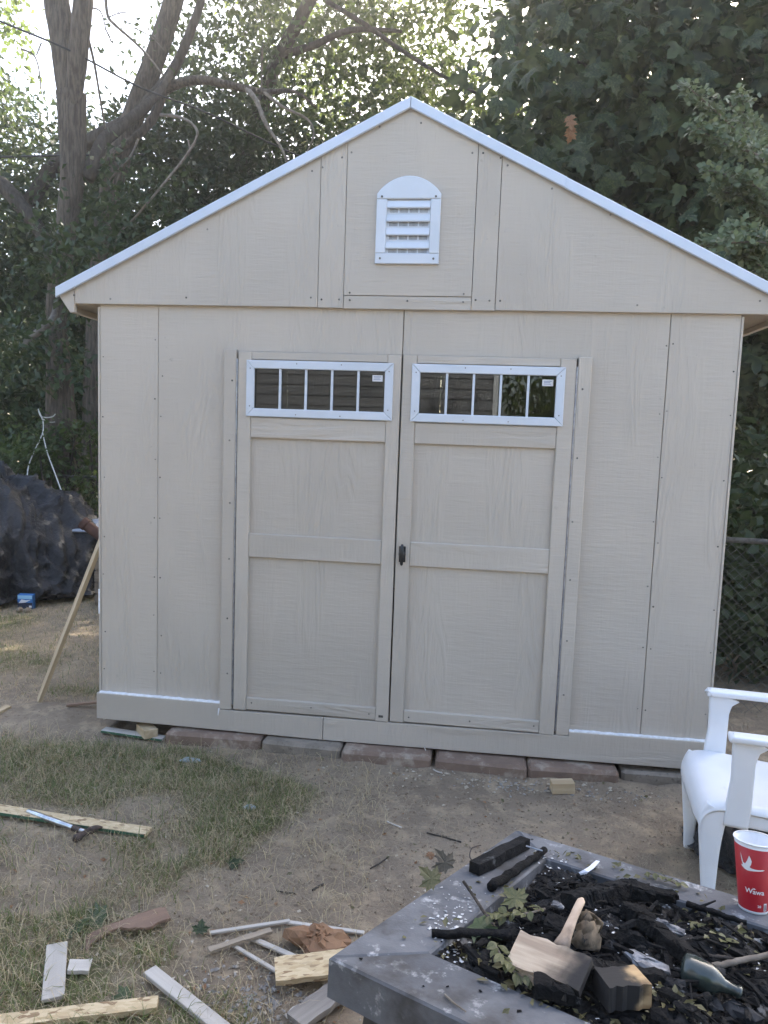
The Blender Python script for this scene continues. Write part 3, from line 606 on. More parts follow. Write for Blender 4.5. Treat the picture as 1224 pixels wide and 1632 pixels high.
for q in fc:
    n = Vector(unit(front+np.array([0, 0, .5])+rr.normal(size=3)*.7)); tdir = Vector(unit(np.array([0, -.3, -.8])+rr.normal(size=3)*.55))
    tdir = (tdir-n*tdir.dot(n)).normalized(); b_ = tdir.cross(n); s = .20*rr.uniform(.5, 1.25)
    place('leaf', lm, None, crn, Matrix(((b_.x*s, tdir.x*s, n.x*s, q[0]), (b_.y*s, tdir.y*s, n.y*s, q[1]), (b_.z*s, tdir.z*s, n.z*s, q[2]), (0, 0, 0, 1))))
for k in range(4):
    q = Vector((2.577,3.4,4.36))+Vector((rnd.uniform(-.03, .03), rnd.uniform(-.03, .03), .02-.05*k)); n = Vector((rnd.uniform(-.6, .6), -1, rnd.uniform(-.3, .5))).normalized(); td = Vector((rnd.uniform(-.3, .3), 0, -1)); td = (td-n*td.dot(n)).normalized(); b_ = td.cross(n); s = .10
    o = place('dead_leaf', lm.copy(), None, crn, Matrix(((b_.x*s, td.x*s, n.x*s, q.x), (b_.y*s, td.y*s, n.y*s, q.y), (b_.z*s, td.z*s, n.z*s, q.z), (0, 0, 0, 1)))); o.data.materials[0] = L_brown; o['label'] = 'withered brown maple leaf'

# understory shrubs left and behind, right strip
def shrub(name, label, mat, specs, per, spread, size, seed, group=None, tmpl=LEAF, stems=6, **kw):
    c0 = specs[0][0]; s = empty(name, (c0[0], c0[1], -.1)); tag(s, label, 'shrub', group)
    r = random.Random(seed)
    C = np.concatenate([ellipsoid(c, rd, n, seed+i, .1) for i, (c, rd, n) in enumerate(specs)]); C = C[C[:, 2] > .0]
    for k in range(stems):
        c, rd, n = specs[k % len(specs)]; tip = (c[0]+r.uniform(-.7, .7)*rd[0], c[1]+r.uniform(-.5, .5)*rd[1], c[2]+r.uniform(0, .7)*rd[2])
        b0 = (c[0]+r.uniform(-.5, .5)*rd[0], c[1]+r.uniform(-.3, .3)*rd[1], -.15); mid = tuple((a+b_)/2+r.uniform(-.1, .1) for a, b_ in zip(b0, tip))
        limb('stem', s, [b0, mid, tip], [.03, .022, .008], M_bark2, 7, .1, 4, seed+k)
    crown(s, mat, C, per, spread, size, seed+9, tmpl, name='foliage', **kw); return s
shrub('dark_shrub', 'tall dark leafy thicket behind the black tarp and tree trunk', L_dark, [((-4.661,6.6,2.545), (2.2, .8, 1.6), 260), ((-4.573,6.8,4.006), (1.9, .8, 1.2), 190), ((-4.422,6.2,1.287), (2.0, .6, 1.0), 150)], 34, .24, .12, 201, 'undergrowth behind the shed')
shrub('dark_shrub', 'dark leafy thicket rising behind the left roof slope', L_dark, [((-2.848,7,4.24), (2.0, .8, 1.7), 260), ((-3.327,7,2.253), (1.6, .7, 1.8), 140), ((-1.386,7.4,4.796), (1.4, .7, 1.3), 130)], 34, .24, .12, 211, 'undergrowth behind the shed')
shrub('leafy_bush', 'mid green leafy bush between the black tarp and the tree trunk', L_mid, [((-3.076,4,1.098), (.55, .3, .28), 46), ((-2.78,4.5,1.167), (.45, .25, .30), 26)], 30, .13, .075, 221, stems=8)
shrub('ivy_vine', 'trailing vine leaves over the chain link fence left of the shed', L_mid, [((-2.46,4.2,0.837), (.30, .10, .16), 14), ((-2.606,4.4,1.426), (.32, .12, .06), 9), ((-2.313,4.2,0.597), (.2, .1, .16), 8)], 22, .10, .07, 231, stems=4)
shrub('dark_shrub', 'dark thicket behind the chain link fence right of the shed', L_dark, [((4.15, 2.0, .42), (1.0, .45, .65), 150), ((4.4, 2.5, 1.0), (.9, .5, .7), 70), ((4.9, 4.6, .7), (.8, 1.5, 1.0), 120), ((5.178,5.5,2.633), (.9, .6, .9), 110), ((5.356,5.5,1.352), (.9, .5, .8), 100), ((5.491,5.2,0.019), (1.0, .5, .7), 90), ((4.728,6.5,2.42), (1.0, .6, 1.6), 100)], 32, .2, .11, 241, 'undergrowth behind the shed')
# small-leaved branch tips hanging in from the right
bx = empty('boxwood_shrub', (4.55, 1.2, -.1)); tag(bx, 'small leaved pale green shrub with arching sprays at the right edge by the roof', 'shrub')
limb('stem', bx, [(4.55, 1.2, -.15), (4.5, 1.2, 1.5), (4.4, 1.15, 2.6), (4.2, 1.1, 3.3)], [.05, .045, .035, .02], M_bark2, 8, .1, 4, 26)
sprays = [[(3.722,1.1,2.913), (3.443,1,3.115), (3.18,0.9,3.304), (2.93,0.8,3.451)], [(3.815,1.2,2.729), (3.479,1.1,3.115), (3.346,1.1,3.313), (3.304,1.1,3.536)], [(3.771,1,2.644), (3.409,0.9,3.08), (3.161,0.8,3.144), (2.985,0.8,3.244)],
          [(3.731,1,2.713), (3.389,0.8,2.883), (3.24,0.8,2.971), (3.047,0.7,2.981)], [(3.739,0.9,2.519), (3.427,0.7,2.595), (3.204,0.6,2.588), (2.976,0.5,2.543)], [(3.738,1,2.644), (3.454,0.9,2.787), (3.313,0.9,2.894), (3.176,0.9,2.938)], [(3.777,1,2.576), (3.499,0.8,2.578), (3.295,0.7,2.659), (3.183,0.7,2.672)], [(3.821,1.2,3.048), (3.502,1.2,3.28), (3.388,1.2,3.439)], [(3.826,1,2.403), (3.55,0.8,2.363), (3.323,0.7,2.511), (3.225,0.7,2.552)]]
LV = []; r = np.random.default_rng(77)
for k, sp in enumerate(sprays):
    P = np.array(smooth_path([(4.3, 1.15, 2.7)]+sp, None, 14)); limb('branch', bx, [(4.3, 1.15, 2.7)]+sp, [.012, .01, .007, .005, .003][:len(sp)+1], M_twig, 6, .1, 6, 80+k)
    P = P[10:]; m_ = len(P)*16; base = P[r.integers(0, len(P), m_)]; side = r.normal(size=(m_, 3)); LV.append((base+side*.022, np.array([0, -.6, .6])+r.normal(size=(m_, 3))*.5, side+np.array([-.5, 0, .2]), .034*r.uniform(.6, 1.3, m_)))
a = [np.concatenate([q[i] for q in LV]) for i in range(4)]; V_, F_ = leaves(*a, (LEAF[0]*np.array([1.7, 1, 1]), LEAF[1])); c = V_.mean(0)
place('foliage', fast_mesh('foliage', V_-c, F_), L_box, bx, Matrix.Translation(Vector(c)))['kind'] = 'stuff'

# the wood beyond: one mass of leaves
C = np.concatenate([box_pts((-16, 12, -.1), (-1, 17, 5.6), 700, 61), box_pts((-1.5, 12, -.1), (16, 17, 8.5), 900, 62), box_pts((4.5, 11, 4), (15, 16, 13), 700, 63), box_pts((-20, 10, -.1), (-8, 15, 7), 300, 65)])
V_, F_ = leaves(*clump_leaves(C, 26, .5, .26, 64), LEAF); c = V_.mean(0)
wood_o = place('distant_wood', fast_mesh('distant_wood', V_-c, F_), L_mid, None, Matrix.Translation(Vector(c))); tag(wood_o, 'leafy wood closing the view behind the trees', 'wood', kind='stuff')
# trees at the far side of the yard (seen mirrored in the right-hand window panes)
for k, (x, y, h) in enumerate([(3.3, -8.2, 3.6), (4.9, -9.0, 4.6)]):
    t = tree('yard_tree', (x, y, -.1), ['round leafy tree mirrored in the right window panes', 'taller leafy tree mirrored at the right end of the window panes'][k], 'trees across the yard')
    limb('trunk', t, [(x, y, -.2), (x, y, 1), (x+.1, y, h*.7)], [.12, .1, .05], M_bark2, 10, .08, 4, 27+k); crown(t, L_sunlit, ellipsoid((x, y, h*.5), (1.15, 1.2, h*.55), 240, 66+k, .2), 26, .25, .12, 68+k)

# ------------------------------------------------------------------ house across the yard (mirrored in the panes)
hs = empty('house', (-1.5, -5.3, -.1)); tag(hs, 'dark grey clapboard house mirrored in the shed windows', 'house')
M_clap = mk('dark grey clapboard', (.15, .16, .18), (.13, .135, .15), 6, .6, rand=.05); M_hroof = mk('house roof', (.06, .06, .06), (.09, .09, .09), 40, .9)
HX = 2.05; n = 24
for k in range(n):
    z0 = -.1+k*.122
    for q, f in (([(0, z0), (-.017, z0), (-.017, z0+.005), (-.004, z0+.128), (0, z0+.128)], 1),):
        V_ = []
        for x in (-5.2, HX): V_ += [(x, -5.3-yy, zz) for yy, zz in q]
        m_ = len(q); F_ = [tuple(range(m_)), tuple(range(2*m_-1, m_-1, -1))]+[(i, i+m_, (i+1) % m_+m_, (i+1) % m_) for i in range(m_)]
        part('siding_plank', (V_, F_), M_clap, hs)
part('side_wall', cbox(HX-.12, HX+.0, -10, -5.302, -.1, 2.8), M_clap, hs); part('corner_board', cbox(HX+.001, HX+.06, -5.36, -5.27, -.1, 2.8), M_white, hs)
part('core_wall', cbox(-5.2, HX-.13, -10, -5.305, -.1, 2.8), M_clap, hs)
part('roof', prism([(-5.5, 2.81), (HX+.35, 2.81), (HX-1.2, 3.9), (-4.0, 3.9)], -10.2, -5.0), M_hroof, hs)
# ------------------------------------------------------------------ chain-link fences
def fence(name, label, a, b_, h, npost):
    a = Vector(a); b_ = Vector(b_); d = b_-a; Ln = Vector((d.x, d.y, 0)).length; f = empty(name, a); tag(f, label, 'fence', 'chain link fences'); u = d/Ln
    for k in range(npost): p = a+d*k/(npost-1); part('post', tube([p+Vector((0, 0, -.2)), p+Vector((0, 0, h+.05))], .024, 10), M_galv2, f, smooth=True)
    part('top_rail', tube([a+Vector((0, 0, h)), b_+Vector((0, 0, h))], .017, 8), M_galv2, f, smooth=True)
    gs = []; sp = .06; x = -h
    while x < Ln:
        for s in (0, 1):
            t0 = max(0, -x/h); t1 = min(1, (Ln-x)/h)
            if t1 <= t0: continue
            z0, z1 = (t0, t1) if s == 0 else (1-t0, 1-t1); off = Vector((-u.y, u.x, 0))*(.003 if s else -.003)
            gs.append(tube([a+u*(x+h*t0)+off+Vector((0, 0, z0*h)), a+u*(x+h*t1)+off+Vector((0, 0, z1*h))], .0012, 4, caps=False))
        x += sp
    w = part('wire_mesh', join(*gs), M_galv2, f); w['kind'] = 'stuff'
M_galv2 = mk('weathered zinc wire', (.15, .15, .145), (.08, .08, .08), 30, .6, metal=.4)
fence('chain_link_fence', 'chain link fence behind the tarp left of the shed', (-5.5, 4.2, -.1), (-.25, 4.5, -.1), 1.03, 4)
fence('chain_link_fence', 'chain link fence in the shade right of the shed', (3.12, 1.12, -.1), (5.4, 1.0, -.1), 1.07, 3)

# ------------------------------------------------------------------ cord, cables
M_cord = mk('white cord', (.62, .60, .55), (.45, .43, .40), 60, .8); M_cable = mk('black cable', (.015, .015, .016), None, 5, .5)
def rope(name, label, cat, paths, r, mat, parent=None):
    gs = [tube(smooth_path(p, None, 6), r, 7) for p in paths]; return tag(part(name, join(*gs), mat, smooth=True), label, cat)
rope('hanging_cord', 'white cord looped round the forked trunk and trailing down to the tarp', 'cord',
     [[(-2.974,4.6,1.691), (-2.892,4.36,1.599), (-3.004,4.32,1.595), (-3.091,4.4,1.68)], [(-3.091,4.4,1.68), (-2.992,4.3,1.594), (-2.908,4.2,1.518), (-2.855,4.1,1.415), (-2.853,4,1.292), (-2.816,3.8,1.115), (-2.717,3.6,1.014), (-2.669,3.5,0.872)], [(-2.855,4.1,1.415), (-2.683,3.9,1.218), (-2.486,3.7,1.032), (-2.292,3.5,0.857), (-2.096,3.3,0.704)], [(-2.969,4.3,1.567), (-2.887,4.3,1.535), (-2.931,4.5,1.545)]], .0065, M_cord)
rope('overhead_cable', 'black cable sagging from top left across the sky to the roof slope', 'cable', [[(-3.87,3.6,5.796), (-3.211,4,5.641), (-2.684,4.4,5.541), (-2.052,4.8,5.319), (-1.429,5.2,5.205), (-0.479,5.8,4.934), (0.595,6.4,4.732)]], .011, M_cable)
rope('overhead_cable', 'short dark level cable crossing behind the forked trunk at left', 'cable', [[(-5.321,6,5.02), (-4.504,6,5.028), (-3.703,6,5.037), (-2.621,6.1,5.078)]], .014, M_cable)

# ------------------------------------------------------------------ heap under black tarp, things round it
def drape(cx, cy, rx, ry, h, seed, amp, freq, n=110, m=46, p=.75, z0=None, zp=.8):
    th = np.linspace(0, 2*np.pi, n, endpoint=False); s = np.linspace(0.02, 1, m); T, S = np.meshgrid(th, s)
    a = S*np.pi/2; rad = np.sin(a)**p; zz = np.cos(a)**zp*h
    R = 1+.18*(vnoise(np.cos(T)*1.6+5, np.sin(T)*1.6+5, seed)-.5)*2
    x = np.cos(T)*rad*R; y = np.sin(T)*rad*R
    ridg = lambda k, q: 1-np.abs(2*vnoise(x*k*rx+zz*k*.5+q, y*k*ry-zz*k*.6+2*q, seed+int(q))-1)
    d = amp*(ridg(freq, 3)*.9+ridg(freq*2.3, 7)*.55+ridg(freq*5, 9)*.45+ridg(freq*10, 11)*.2+.5*vnoise(np.cos(T)*6+3, np.sin(T)*6+S*1.5, seed+5)-.8)
    x = x*rx+np.cos(T)*d*(.3+.7*S); y = y*ry+np.sin(T)*d*(.3+.7*S); z = zz+d*.7*(1-S)+.25*amp*np.where(S > .97, 1, 0)
    X_ = cx+x; Y_ = cy+y; Zb = gz(X_, Y_) if z0 is None else z0
    V_ = np.stack([X_.ravel(), Y_.ravel(), (Zb+np.maximum(z, .002)).ravel()], 1).tolist(); F_ = []
    for i in range(m-1):
        for j in range(n): j2 = (j+1) % n; F_.append((i*n+j, (i+1)*n+j, (i+1)*n+j2, i*n+j2))
    F_.append(tuple(range(n))); return V_, F_
M_tarp = mk('black plastic sheet', (.012, .012, .014), (.025, .025, .028), 4, .38, 1.0, 8, spec=.42, c3=(.035, .031, .028), s3=5, t3=(.60, .78), bdist=.05)
tag(part('tarp_heap', drape(-2.95, 3.0, 1.20, .70, 1.02, 21, .24, 3.3, 220, 90, .95, None, 1.1), M_tarp, smooth=True), 'heap covered with a crumpled black plastic sheet', 'tarp')
M_blue = mk('blue carton print', (.04, .16, .42), (.05, .2, .5), 20, .5); M_cyan = mk('pale blue print', (.30, .55, .75), None, 5, .5); M_navy = mk('navy print', (.015, .025, .06), None, 5, .5); M_wp = mk('white print', (.75, .75, .75), None, 5, .6)
Mb = Matrix.Translation(G((-1.956,2.353))) @ Matrix.Rotation(.16, 4, 'Z'); bxo = empty('small_carton', M=Mb); tag(bxo, 'small blue and white printed carton on the grass before the tarp', 'box')
part('carton', cbox(-.065, .065, 0, .06, -.004, .125, .002), M_blue, bxo, M=Mb); part('print_band', cbox(-.062, .062, -.0016, -.0004, .088, .120, .0003), M_cyan, bxo, M=Mb); part('print_band', cbox(-.064, .064, -.0014, -.0004, .002, .055, .0003), M_navy, bxo, M=Mb)
part('print_shape', prism([(-.055, .05), (.0, .055), (.052, .082), (.01, .078), (-.03, .084)], -.0030, -.0018, .0003), M_wp, bxo, M=Mb); part('print_shape', prism([(.035, .012), (.058, .012), (.058, .03), (.035, .03)], -.0030, -.0018, .0003), M_wp, bxo, M=Mb)
M_rock = mk('tan stone', (.30, .24, .17), (.22, .17, .12), 20, .9, .4, 60, rand=.1)
def blob(c, r, seed, amp=.25, n=14, m=9):
    rg = random.Random(seed); ph = [rg.uniform(0, 6.28) for _ in range(6)]; V_ = []; F_ = []
    for i in range(m+1):
        a = math.pi*i/m
        for j in range(n):
            t = 2*math.pi*j/n; k = 1+amp*(.5*math.sin(2*t+ph[0])*math.sin(a)+.4*math.sin(3*t+ph[1]+a)*math.sin(a)+.4*math.sin(2*a+ph[2])+.25*math.sin(5*t+3*a+ph[3])*math.sin(a))
            V_.append((c[0]+r[0]*k*math.sin(a)*math.cos(t), c[1]+r[1]*k*math.sin(a)*math.sin(t), c[2]+r[2]*k*math.cos(a)))
    for i in range(m):
        for j in range(n): j2 = (j+1) % n; F_.append((i*n+j, (i+1)*n+j, (i+1)*n+j2, i*n+j2))
    return V_, F_
for k, (q, lab) in enumerate([((-1.934,2.239), 'small tan stone left of the other, in front of the blue carton'), ((-1.871,2.257), 'larger tan stone in front of the blue carton')]):
    tag(part('stone', blob(G(q, .018), (.022+.008*k, .03, .026), 5+k), M_rock, smooth=True), lab, 'stone', 'stones by the carton')
M_terra = mk('terracotta', (.11, .055, .038), (.08, .04, .03), 10, .9, rand=.05); M_grey = mk('grey plastic', (.30, .33, .38), (.24, .26, .30), 6, .5); M_crate = wood('weathered wood', (.20, .155, .11), (.13, .10, .07))
Mt = frame((-1.727,2.9,0.617), (.75, .1, -.55)); tp = part('clay_pipe', join(lathe([(.055, 0), (.058, .0), (.058, .05), (.05, .055), (.05, .34), (.04, .34), (.04, .04), (.046, .03), (.046, 0)], 24, True)), M_terra, M=Mt @ Matrix.Rotation(math.radians(90), 4, 'Y'), smooth=False)
tag(tp, 'terracotta clay pipe tilted among the clutter behind the leaning board', 'pipe')
Mg = Matrix.Translation((-1.942,3.2,0.461)) @ Matrix.Rotation(.25, 4, 'Z'); gb = empty('storage_bin', M=Matrix.Translation((Mg.translation.x, Mg.translation.y, -.09))); tag(gb, 'grey plastic storage bin beside the tarp heap', 'bin')
part('bin_body', cbox(-.26, .26, -.16, .16, -.62, .07, .02), M_tarp, gb, M=Mg); part('lid', join(cbox(-.28, .28, -.18, .18, .072, .10, .012), cbox(-.2, .2, -.12, .12, .1005, .115, .006)), M_grey, gb, M=Mg @ Matrix.Rotation(.22, 4, 'X'))
cr = empty('wooden_crate', G((-1.15, 2.6))); tag(cr, 'weathered wooden crate half hidden behind the leaning board', 'crate')
for k in range(4): part('slat', cbox(-1.42, -.62, 2.55, 2.567, -.07+k*.105, .02+k*.105, .003), M_crate, cr)
for x in (-1.4, -.66): part('corner_post', cbox(x-.02, x+.02, 2.569, 2.61, -.09, .33, .003), M_crate, cr)
for k in range(3): part('side_slat', cbox(-1.42, -1.403, 2.612, 3.0, -.05+k*.13, .05+k*.13, .003), M_crate, cr)

# ------------------------------------------------------------------ loose boards and offcuts
W_pine = wood('pale pine', (.50, .39, .25), (.40, .30, .18)); W_grey = wood('greyed strip wood', (.33, .27, .20), (.24, .195, .145)); W_white = wood('primed trim board', (.50, .46, .405), (.44, .40, .35), c3=(.31, .28, .24), s3=30, t3=(.66, .74))
W_red = wood('reddish lath', (.33, .22, .155), (.25, .165, .115)); W_brown = wood('brown hardboard', (.24, .155, .105), (.19, .12, .085)); M_green = mk('green edge paint', (.035, .10, .055), (.06, .13, .08), 20, .8)
W_old = wood('old grey plank', (.29, .265, .235), (.19, .17, .15), c3=(.42, .40, .37), s3=20, t3=(.6, .7))
m, nt, b = new_mat('strand board'); vo = nd(nt, 'TexVoronoi', Scale=1.0, feature='F1'); mp, oi = coords(nt, (45, 120, 120)); nt.links.new(mp.outputs[0], vo.inputs['Vector']); vo.inputs['Randomness'].default_value = 1
hsv = nd(nt, 'SeparateColor'); nt.links.new(vo.outputs['Color'], hsv.inputs[0]); c = mixc(nt, hsv.outputs[0], (.46, .34, .19), (.60, .48, .30)); c = mixc(nt, ramp(nt, hsv.outputs[1], .8, .95), c, (.26, .17, .09))
nt.links.new(c, b.inputs['Base Color']); b.inputs['Roughness'].default_value = .8; bp = nd(nt, 'Bump', Strength=.4, Distance=.002); nt.links.new(hsv.outputs[2], bp.inputs['Height']); nt.links.new(bp.outputs[0], b.inputs['Normal']); M_osb = m
SEGS = []
def board(name, label, cat, p0, p1, w, t, mat, group=None, lift=.001, up=(0, 0, 1), rough=0, edge=None, seed=0, n=8):
    """straight board from p0 to p1 (bottom centre line); ends and edges slightly uneven when rough"""
    SEGS.append((tuple(p0), tuple(p1), w))
    p0 = Vector(p0); p1 = Vector(p1); Ln = (p1-p0).length; Mw = frame(p0+Vector(up).normalized()*lift, p1-p0, up); r = random.Random(seed)
    if rough:
        V_ = []; F_ = []
        for i in range(n+1):
            x = Ln*i/n+(r.uniform(-1, 1)*rough*1.6 if i in (0, n) else 0); a = r.uniform(-1, 1)*rough; b_ = r.uniform(-1, 1)*rough
            V_ += [(x, -w/2+a, 0), (x+r.uniform(-1, 1)*rough*.5, w/2+b_, 0), (x+r.uniform(-1, 1)*rough*.5, w/2+b_, t), (x, -w/2+a, t)]
        for i in range(n):
            for j in range(4): j2 = (j+1) % 4; F_.append((i*4+j, (i+1)*4+j, (i+1)*4+j2, i*4+j2))
        F_ += [(0, 1, 2, 3), (n*4+3, n*4+2, n*4+1, n*4)]
    else: V_, F_ = cbox(0, Ln, -w/2, w/2, 0, t, .0015)
    if edge:
        e = empty(name, M=Mw); o = part('board', (V_, F_), mat, e, M=Mw); part('painted_edge', cbox(.001, Ln-.001, -w/2-.0025, -w/2-.0003, .001, t*.9, .0005), edge, e, M=Mw)
    else: e = part(name, (V_, F_), mat, M=Mw)
    return tag(e, label, cat, group)
board('leaning_board', 'long pale strip of wood leaning against the left wall of the shed', 'board', G((-0.531,0.305)), (-.045, .42, 1.27),   .052, .022, W_pine, up=(-.72, -.66, .2))
board('lath', 'short reddish lath poking out from under the left shed corner', 'lath', G((-0.297,0.169), .004), (-.02, .30, -.03), .022, .012, W_red)
board('pale_offcut', 'pale wood offcut at the left edge on the bare mound', 'offcut', G((-0.662,-0.012)), G((-0.637,0.161)), .04, .02, W_pine)
board('green_edged_strip', 'green painted strip lying under the left corner of the shed', 'strip', G((0.013,-0.006), .004), G((0.361,-0.031), .004), .05, .014, W_white, edge=M_green)
board('pine_block', 'raw wood block wedged under the shed skirt left of the pavers', 'block', (.215, .03, -.077), (.30, -.055, -.077), .07, .045, W_pine)
board('strand_board_strip', 'strand board strip with green edge lying under the hammer', 'strip', G((-0.198,-0.846), .008), G((0.682,-0.922), .008), .055, .014, M_osb, edge=M_green, rough=.002, seed=3)
board('strand_board_strip', 'strand board strip lying along the bottom left edge', 'strip', G((0.658,-1.884), .010), G((1.087,-1.745), .010), .045, .018, M_osb, rough=.002, seed=4)
board('trim_offcut', 'short whitish trim board offcut lying on the lawn at lower left', 'offcut', G((0.684,-1.566), .012), G((0.789,-1.763), .012), .060, .012, W_white, 'whitish trim offcuts on the lawn')
board('trim_offcut', 'small square whitish offcut right beside the short trim board', 'offcut', G((0.764,-1.65), .016), G((0.829,-1.629), .010), .052, .012, W_white, 'whitish trim offcuts on the lawn', rough=.006, seed=6, n=3)
board('trim_offcut', 'longer whitish trim board running off the bottom edge', 'offcut', G((1.01,-1.624), .012), G((1.311,-1.805), .012), .042, .014, W_white, 'whitish trim offcuts on the lawn')
board('thin_strip', 'thin white strip, upper left of the crossed strips', 'strip', G((1.123,-1.429), .006), G((1.362,-1.334), .010), .014, .008, W_white, 'thin white strips by the fire pit')
board('thin_strip', 'thin white strip running right behind the brown paper bag', 'strip', G((1.35,-1.336), .006), G((1.612,-1.352), .006), .015, .008, W_white, 'thin white strips by the fire pit')
board('lath', 'bare wooden lath lying across the thin white strips', 'lath', G((1.156,-1.523), .014), G((1.318,-1.395), .018), .022, .009, W_grey, rough=.002, seed=7)
board('thin_strip', 'thin white strip running from the lath to the strand board piece', 'strip', G((1.186,-1.454), .004), G((1.396,-1.57), .006), .013, .008, W_white, 'thin white strips by the fire pit')
board('thin_strip', 'thin white strip running to the brown paper bag under the lath', 'strip', G((1.263,-1.426), .004), G((1.467,-1.515), .006), .018, .008, W_white, 'thin white strips by the fire pit')
board('strand_board_piece', 'thick strand board piece resting by the fire pit corner', 'offcut', G((1.389,-1.602), .035), G((1.602,-1.535), .045), .10, .016, M_osb, rough=.003, seed=8)
board('old_plank', 'old grey plank end under the fire pit corner', 'plank', G((1.484,-1.754), .01), G((1.594,-1.597), .012), .07, .018, W_old, rough=.004, seed=9)
board('cut_block', 'small raw cut wood block on the soil before the pavers', 'block', G((2.313,-0.224), .0), G((2.416,-0.21), .0), .055, .05, W_pine)
r = random.Random(12); top = [(i/12*.26, .028+.006*math.sin(i*.7)) for i in range(13)]; bot = [(i/12*.26, -.028+r.uniform(-.012, .014)+.02*math.sin(i*.5)) for i in range(12, -1, -1)]
V_, F_ = prism(top+bot, 0, .009, .001); V_ = [(x, z, .022*math.sin(x/.26*2.6)-y) for x, y, z in V_]
tag(part('hardboard_scrap', (V_, F_), W_brown, M=frame(G((0.756,-1.536), .014), Vector(G((0.878,-1.439)))-Vector(G((0.756,-1.536))))), 'torn brown hardboard scrap with ragged edge on the grass', 'scrap')
# brown paper bag
M_paper = mk('brown paper', (.27, .155, .085), (.22, .12, .065), 9, .85, .4, 30)
q = (1.491,-1.444); bag_g = blob(G(q, .028), (.085, .055, .040), 33, .55, 26, 16)
tag(part('paper_bag', jag(bag_g, .0075, 33), M_paper), 'crumpled brown paper bag beside the fire pit', 'bag')
# hammer
M_chrome = mk('scratched chrome', (.55, .57, .60), (.35, .36, .38), 40, .28, metal=1.0); M_iron = mk('rusty iron', (.10, .07, .055), (.055, .045, .04), 30, .7, .4, 60, metal=.4)
h0 = Vector(G((0.136,-0.865), .028)); h1 = Vector(G((0.461,-0.987), .026)); hm = empty('hammer', tuple(h1)); tag(hm, 'steel handled hammer with rusty head lying on the strand board strip', 'hammer')
Mh = frame(h0, h1-h0); Lh = (h1-h0).length
part('handle', tube([(0, 0, 0), (.006, 0, 0), (.10, 0, 0), (.19, 0, 0), (Lh-.06, 0, 0), (Lh-.01, 0, 0)], [.009, .0125, .0115, .012, .010, .009], 12), M_chrome, hm, M=Mh, smooth=True)
part('collar', tube([(Lh-.075, 0, 0), (Lh-.035, 0, 0)], [.0125, .0125], 12), M_iron, hm, M=Mh)
part('head', join(tube([(Lh, -.058, .0), (Lh, -.05, .0), (Lh, -.03, 0), (Lh, -.022, 0), (Lh, .02, 0)], [.013, .016, .016, .012, .014], 12), sweep([(Lh, .015, 0), (Lh+.004, .035, .002), (Lh+.002, .058, -.003), (Lh-.004, .074, -.012)], [.026, .026, .028, .030], [.026, .018, .010, .004], (1, 0, 0), 10)), M_iron, hm, M=Mh, smooth=True)

# ------------------------------------------------------------------ fire pit
PA, PU, PV, PN = Vector((1.665,-2.274,0.534)), Vector((0.477329,0.870825,-0.117561)), Vector((0.878725,-0.473038,0.063860)), Vector((-0.000000,0.133786,0.991010))
PM = Matrix(((PV.x, PU.x, PN.x, PA.x), (PV.y, PU.y, PN.y, PA.y), (PV.z, PU.z, PN.z, PA.z), (0, 0, 0, 1)))
def lp(q): return (q[1], q[0], q[2])                          # (u,v,n) -> pit frame
pc = PM @ Vector((.41, .41, -.6)); pit = empty('fire_pit', (pc.x, pc.y, -.1)); tag(pit, 'square dark slate fire pit with a thick ash stained rim, lower right', 'fire pit')
M_slate = mk('ash stained slate', (.085, .088, .096), (.15, .153, .16), 5, .7, .6, 40, c3=(.36, .36, .36), s3=26, t3=(.56, .70), spec=.3, lo=.3, hi=.7, c4=(.055, .052, .05), s4=4.5, t4=(.48, .64))
M_slate2 = mk('dark slate side', (.035, .037, .042), (.06, .055, .052), 6, .5, .3, 50, c3=(.10, .06, .04), s3=6, t3=(.6, .75))
S_ = .823; h0_, h1_ = .14, .705
def ringpart(q, nz0, nz1, c): 
    n = len(q); V_, F_ = prism([(x, -y) for x, y in q], -nz1, -nz0, c); return [(x, -z, -y) for x, y, z in V_], F_
for q in ([(0, 0), (S_, 0), (h1_, h0_), (h0_, h0_)], [(0, 0), (h0_, h0_), (h0_, h1_), (0, S_)], [(0, S_), (h0_, h1_), (h1_, h1_), (S_, S_)], [(S_, 0), (S_, S_), (h1_, h1_), (h1_, h0_)]):
    g = .0006; cx = sum(p[0] for p in q)/4; cy = sum(p[1] for p in q)/4; q = [(x+(cx-x)*g*2, y+(cy-y)*g*2) for x, y in q]
    V_, F_ = ringpart(q, -.075, 0, .004); part('rim_slab', (V_, F_), M_slate, pit, M=PM)
def frustum(a, za, b_, zb_):
    V_ = [(a, a, za), (S_-a, a, za), (S_-a, S_-a, za), (a, S_-a, za), (b_, b_, zb_), (S_-b_, b_, zb_), (S_-b_, S_-b_, zb_), (b_, S_-b_, zb_)]
    return V_, [(3, 2, 1, 0), (4, 5, 6, 7), (0, 1, 5, 4), (1, 2, 6, 5), (2, 3, 7, 6), (3, 0, 4, 7)]
part('base', frustum(.055, -.078, .0, -.70), M_slate2, pit, M=PM)
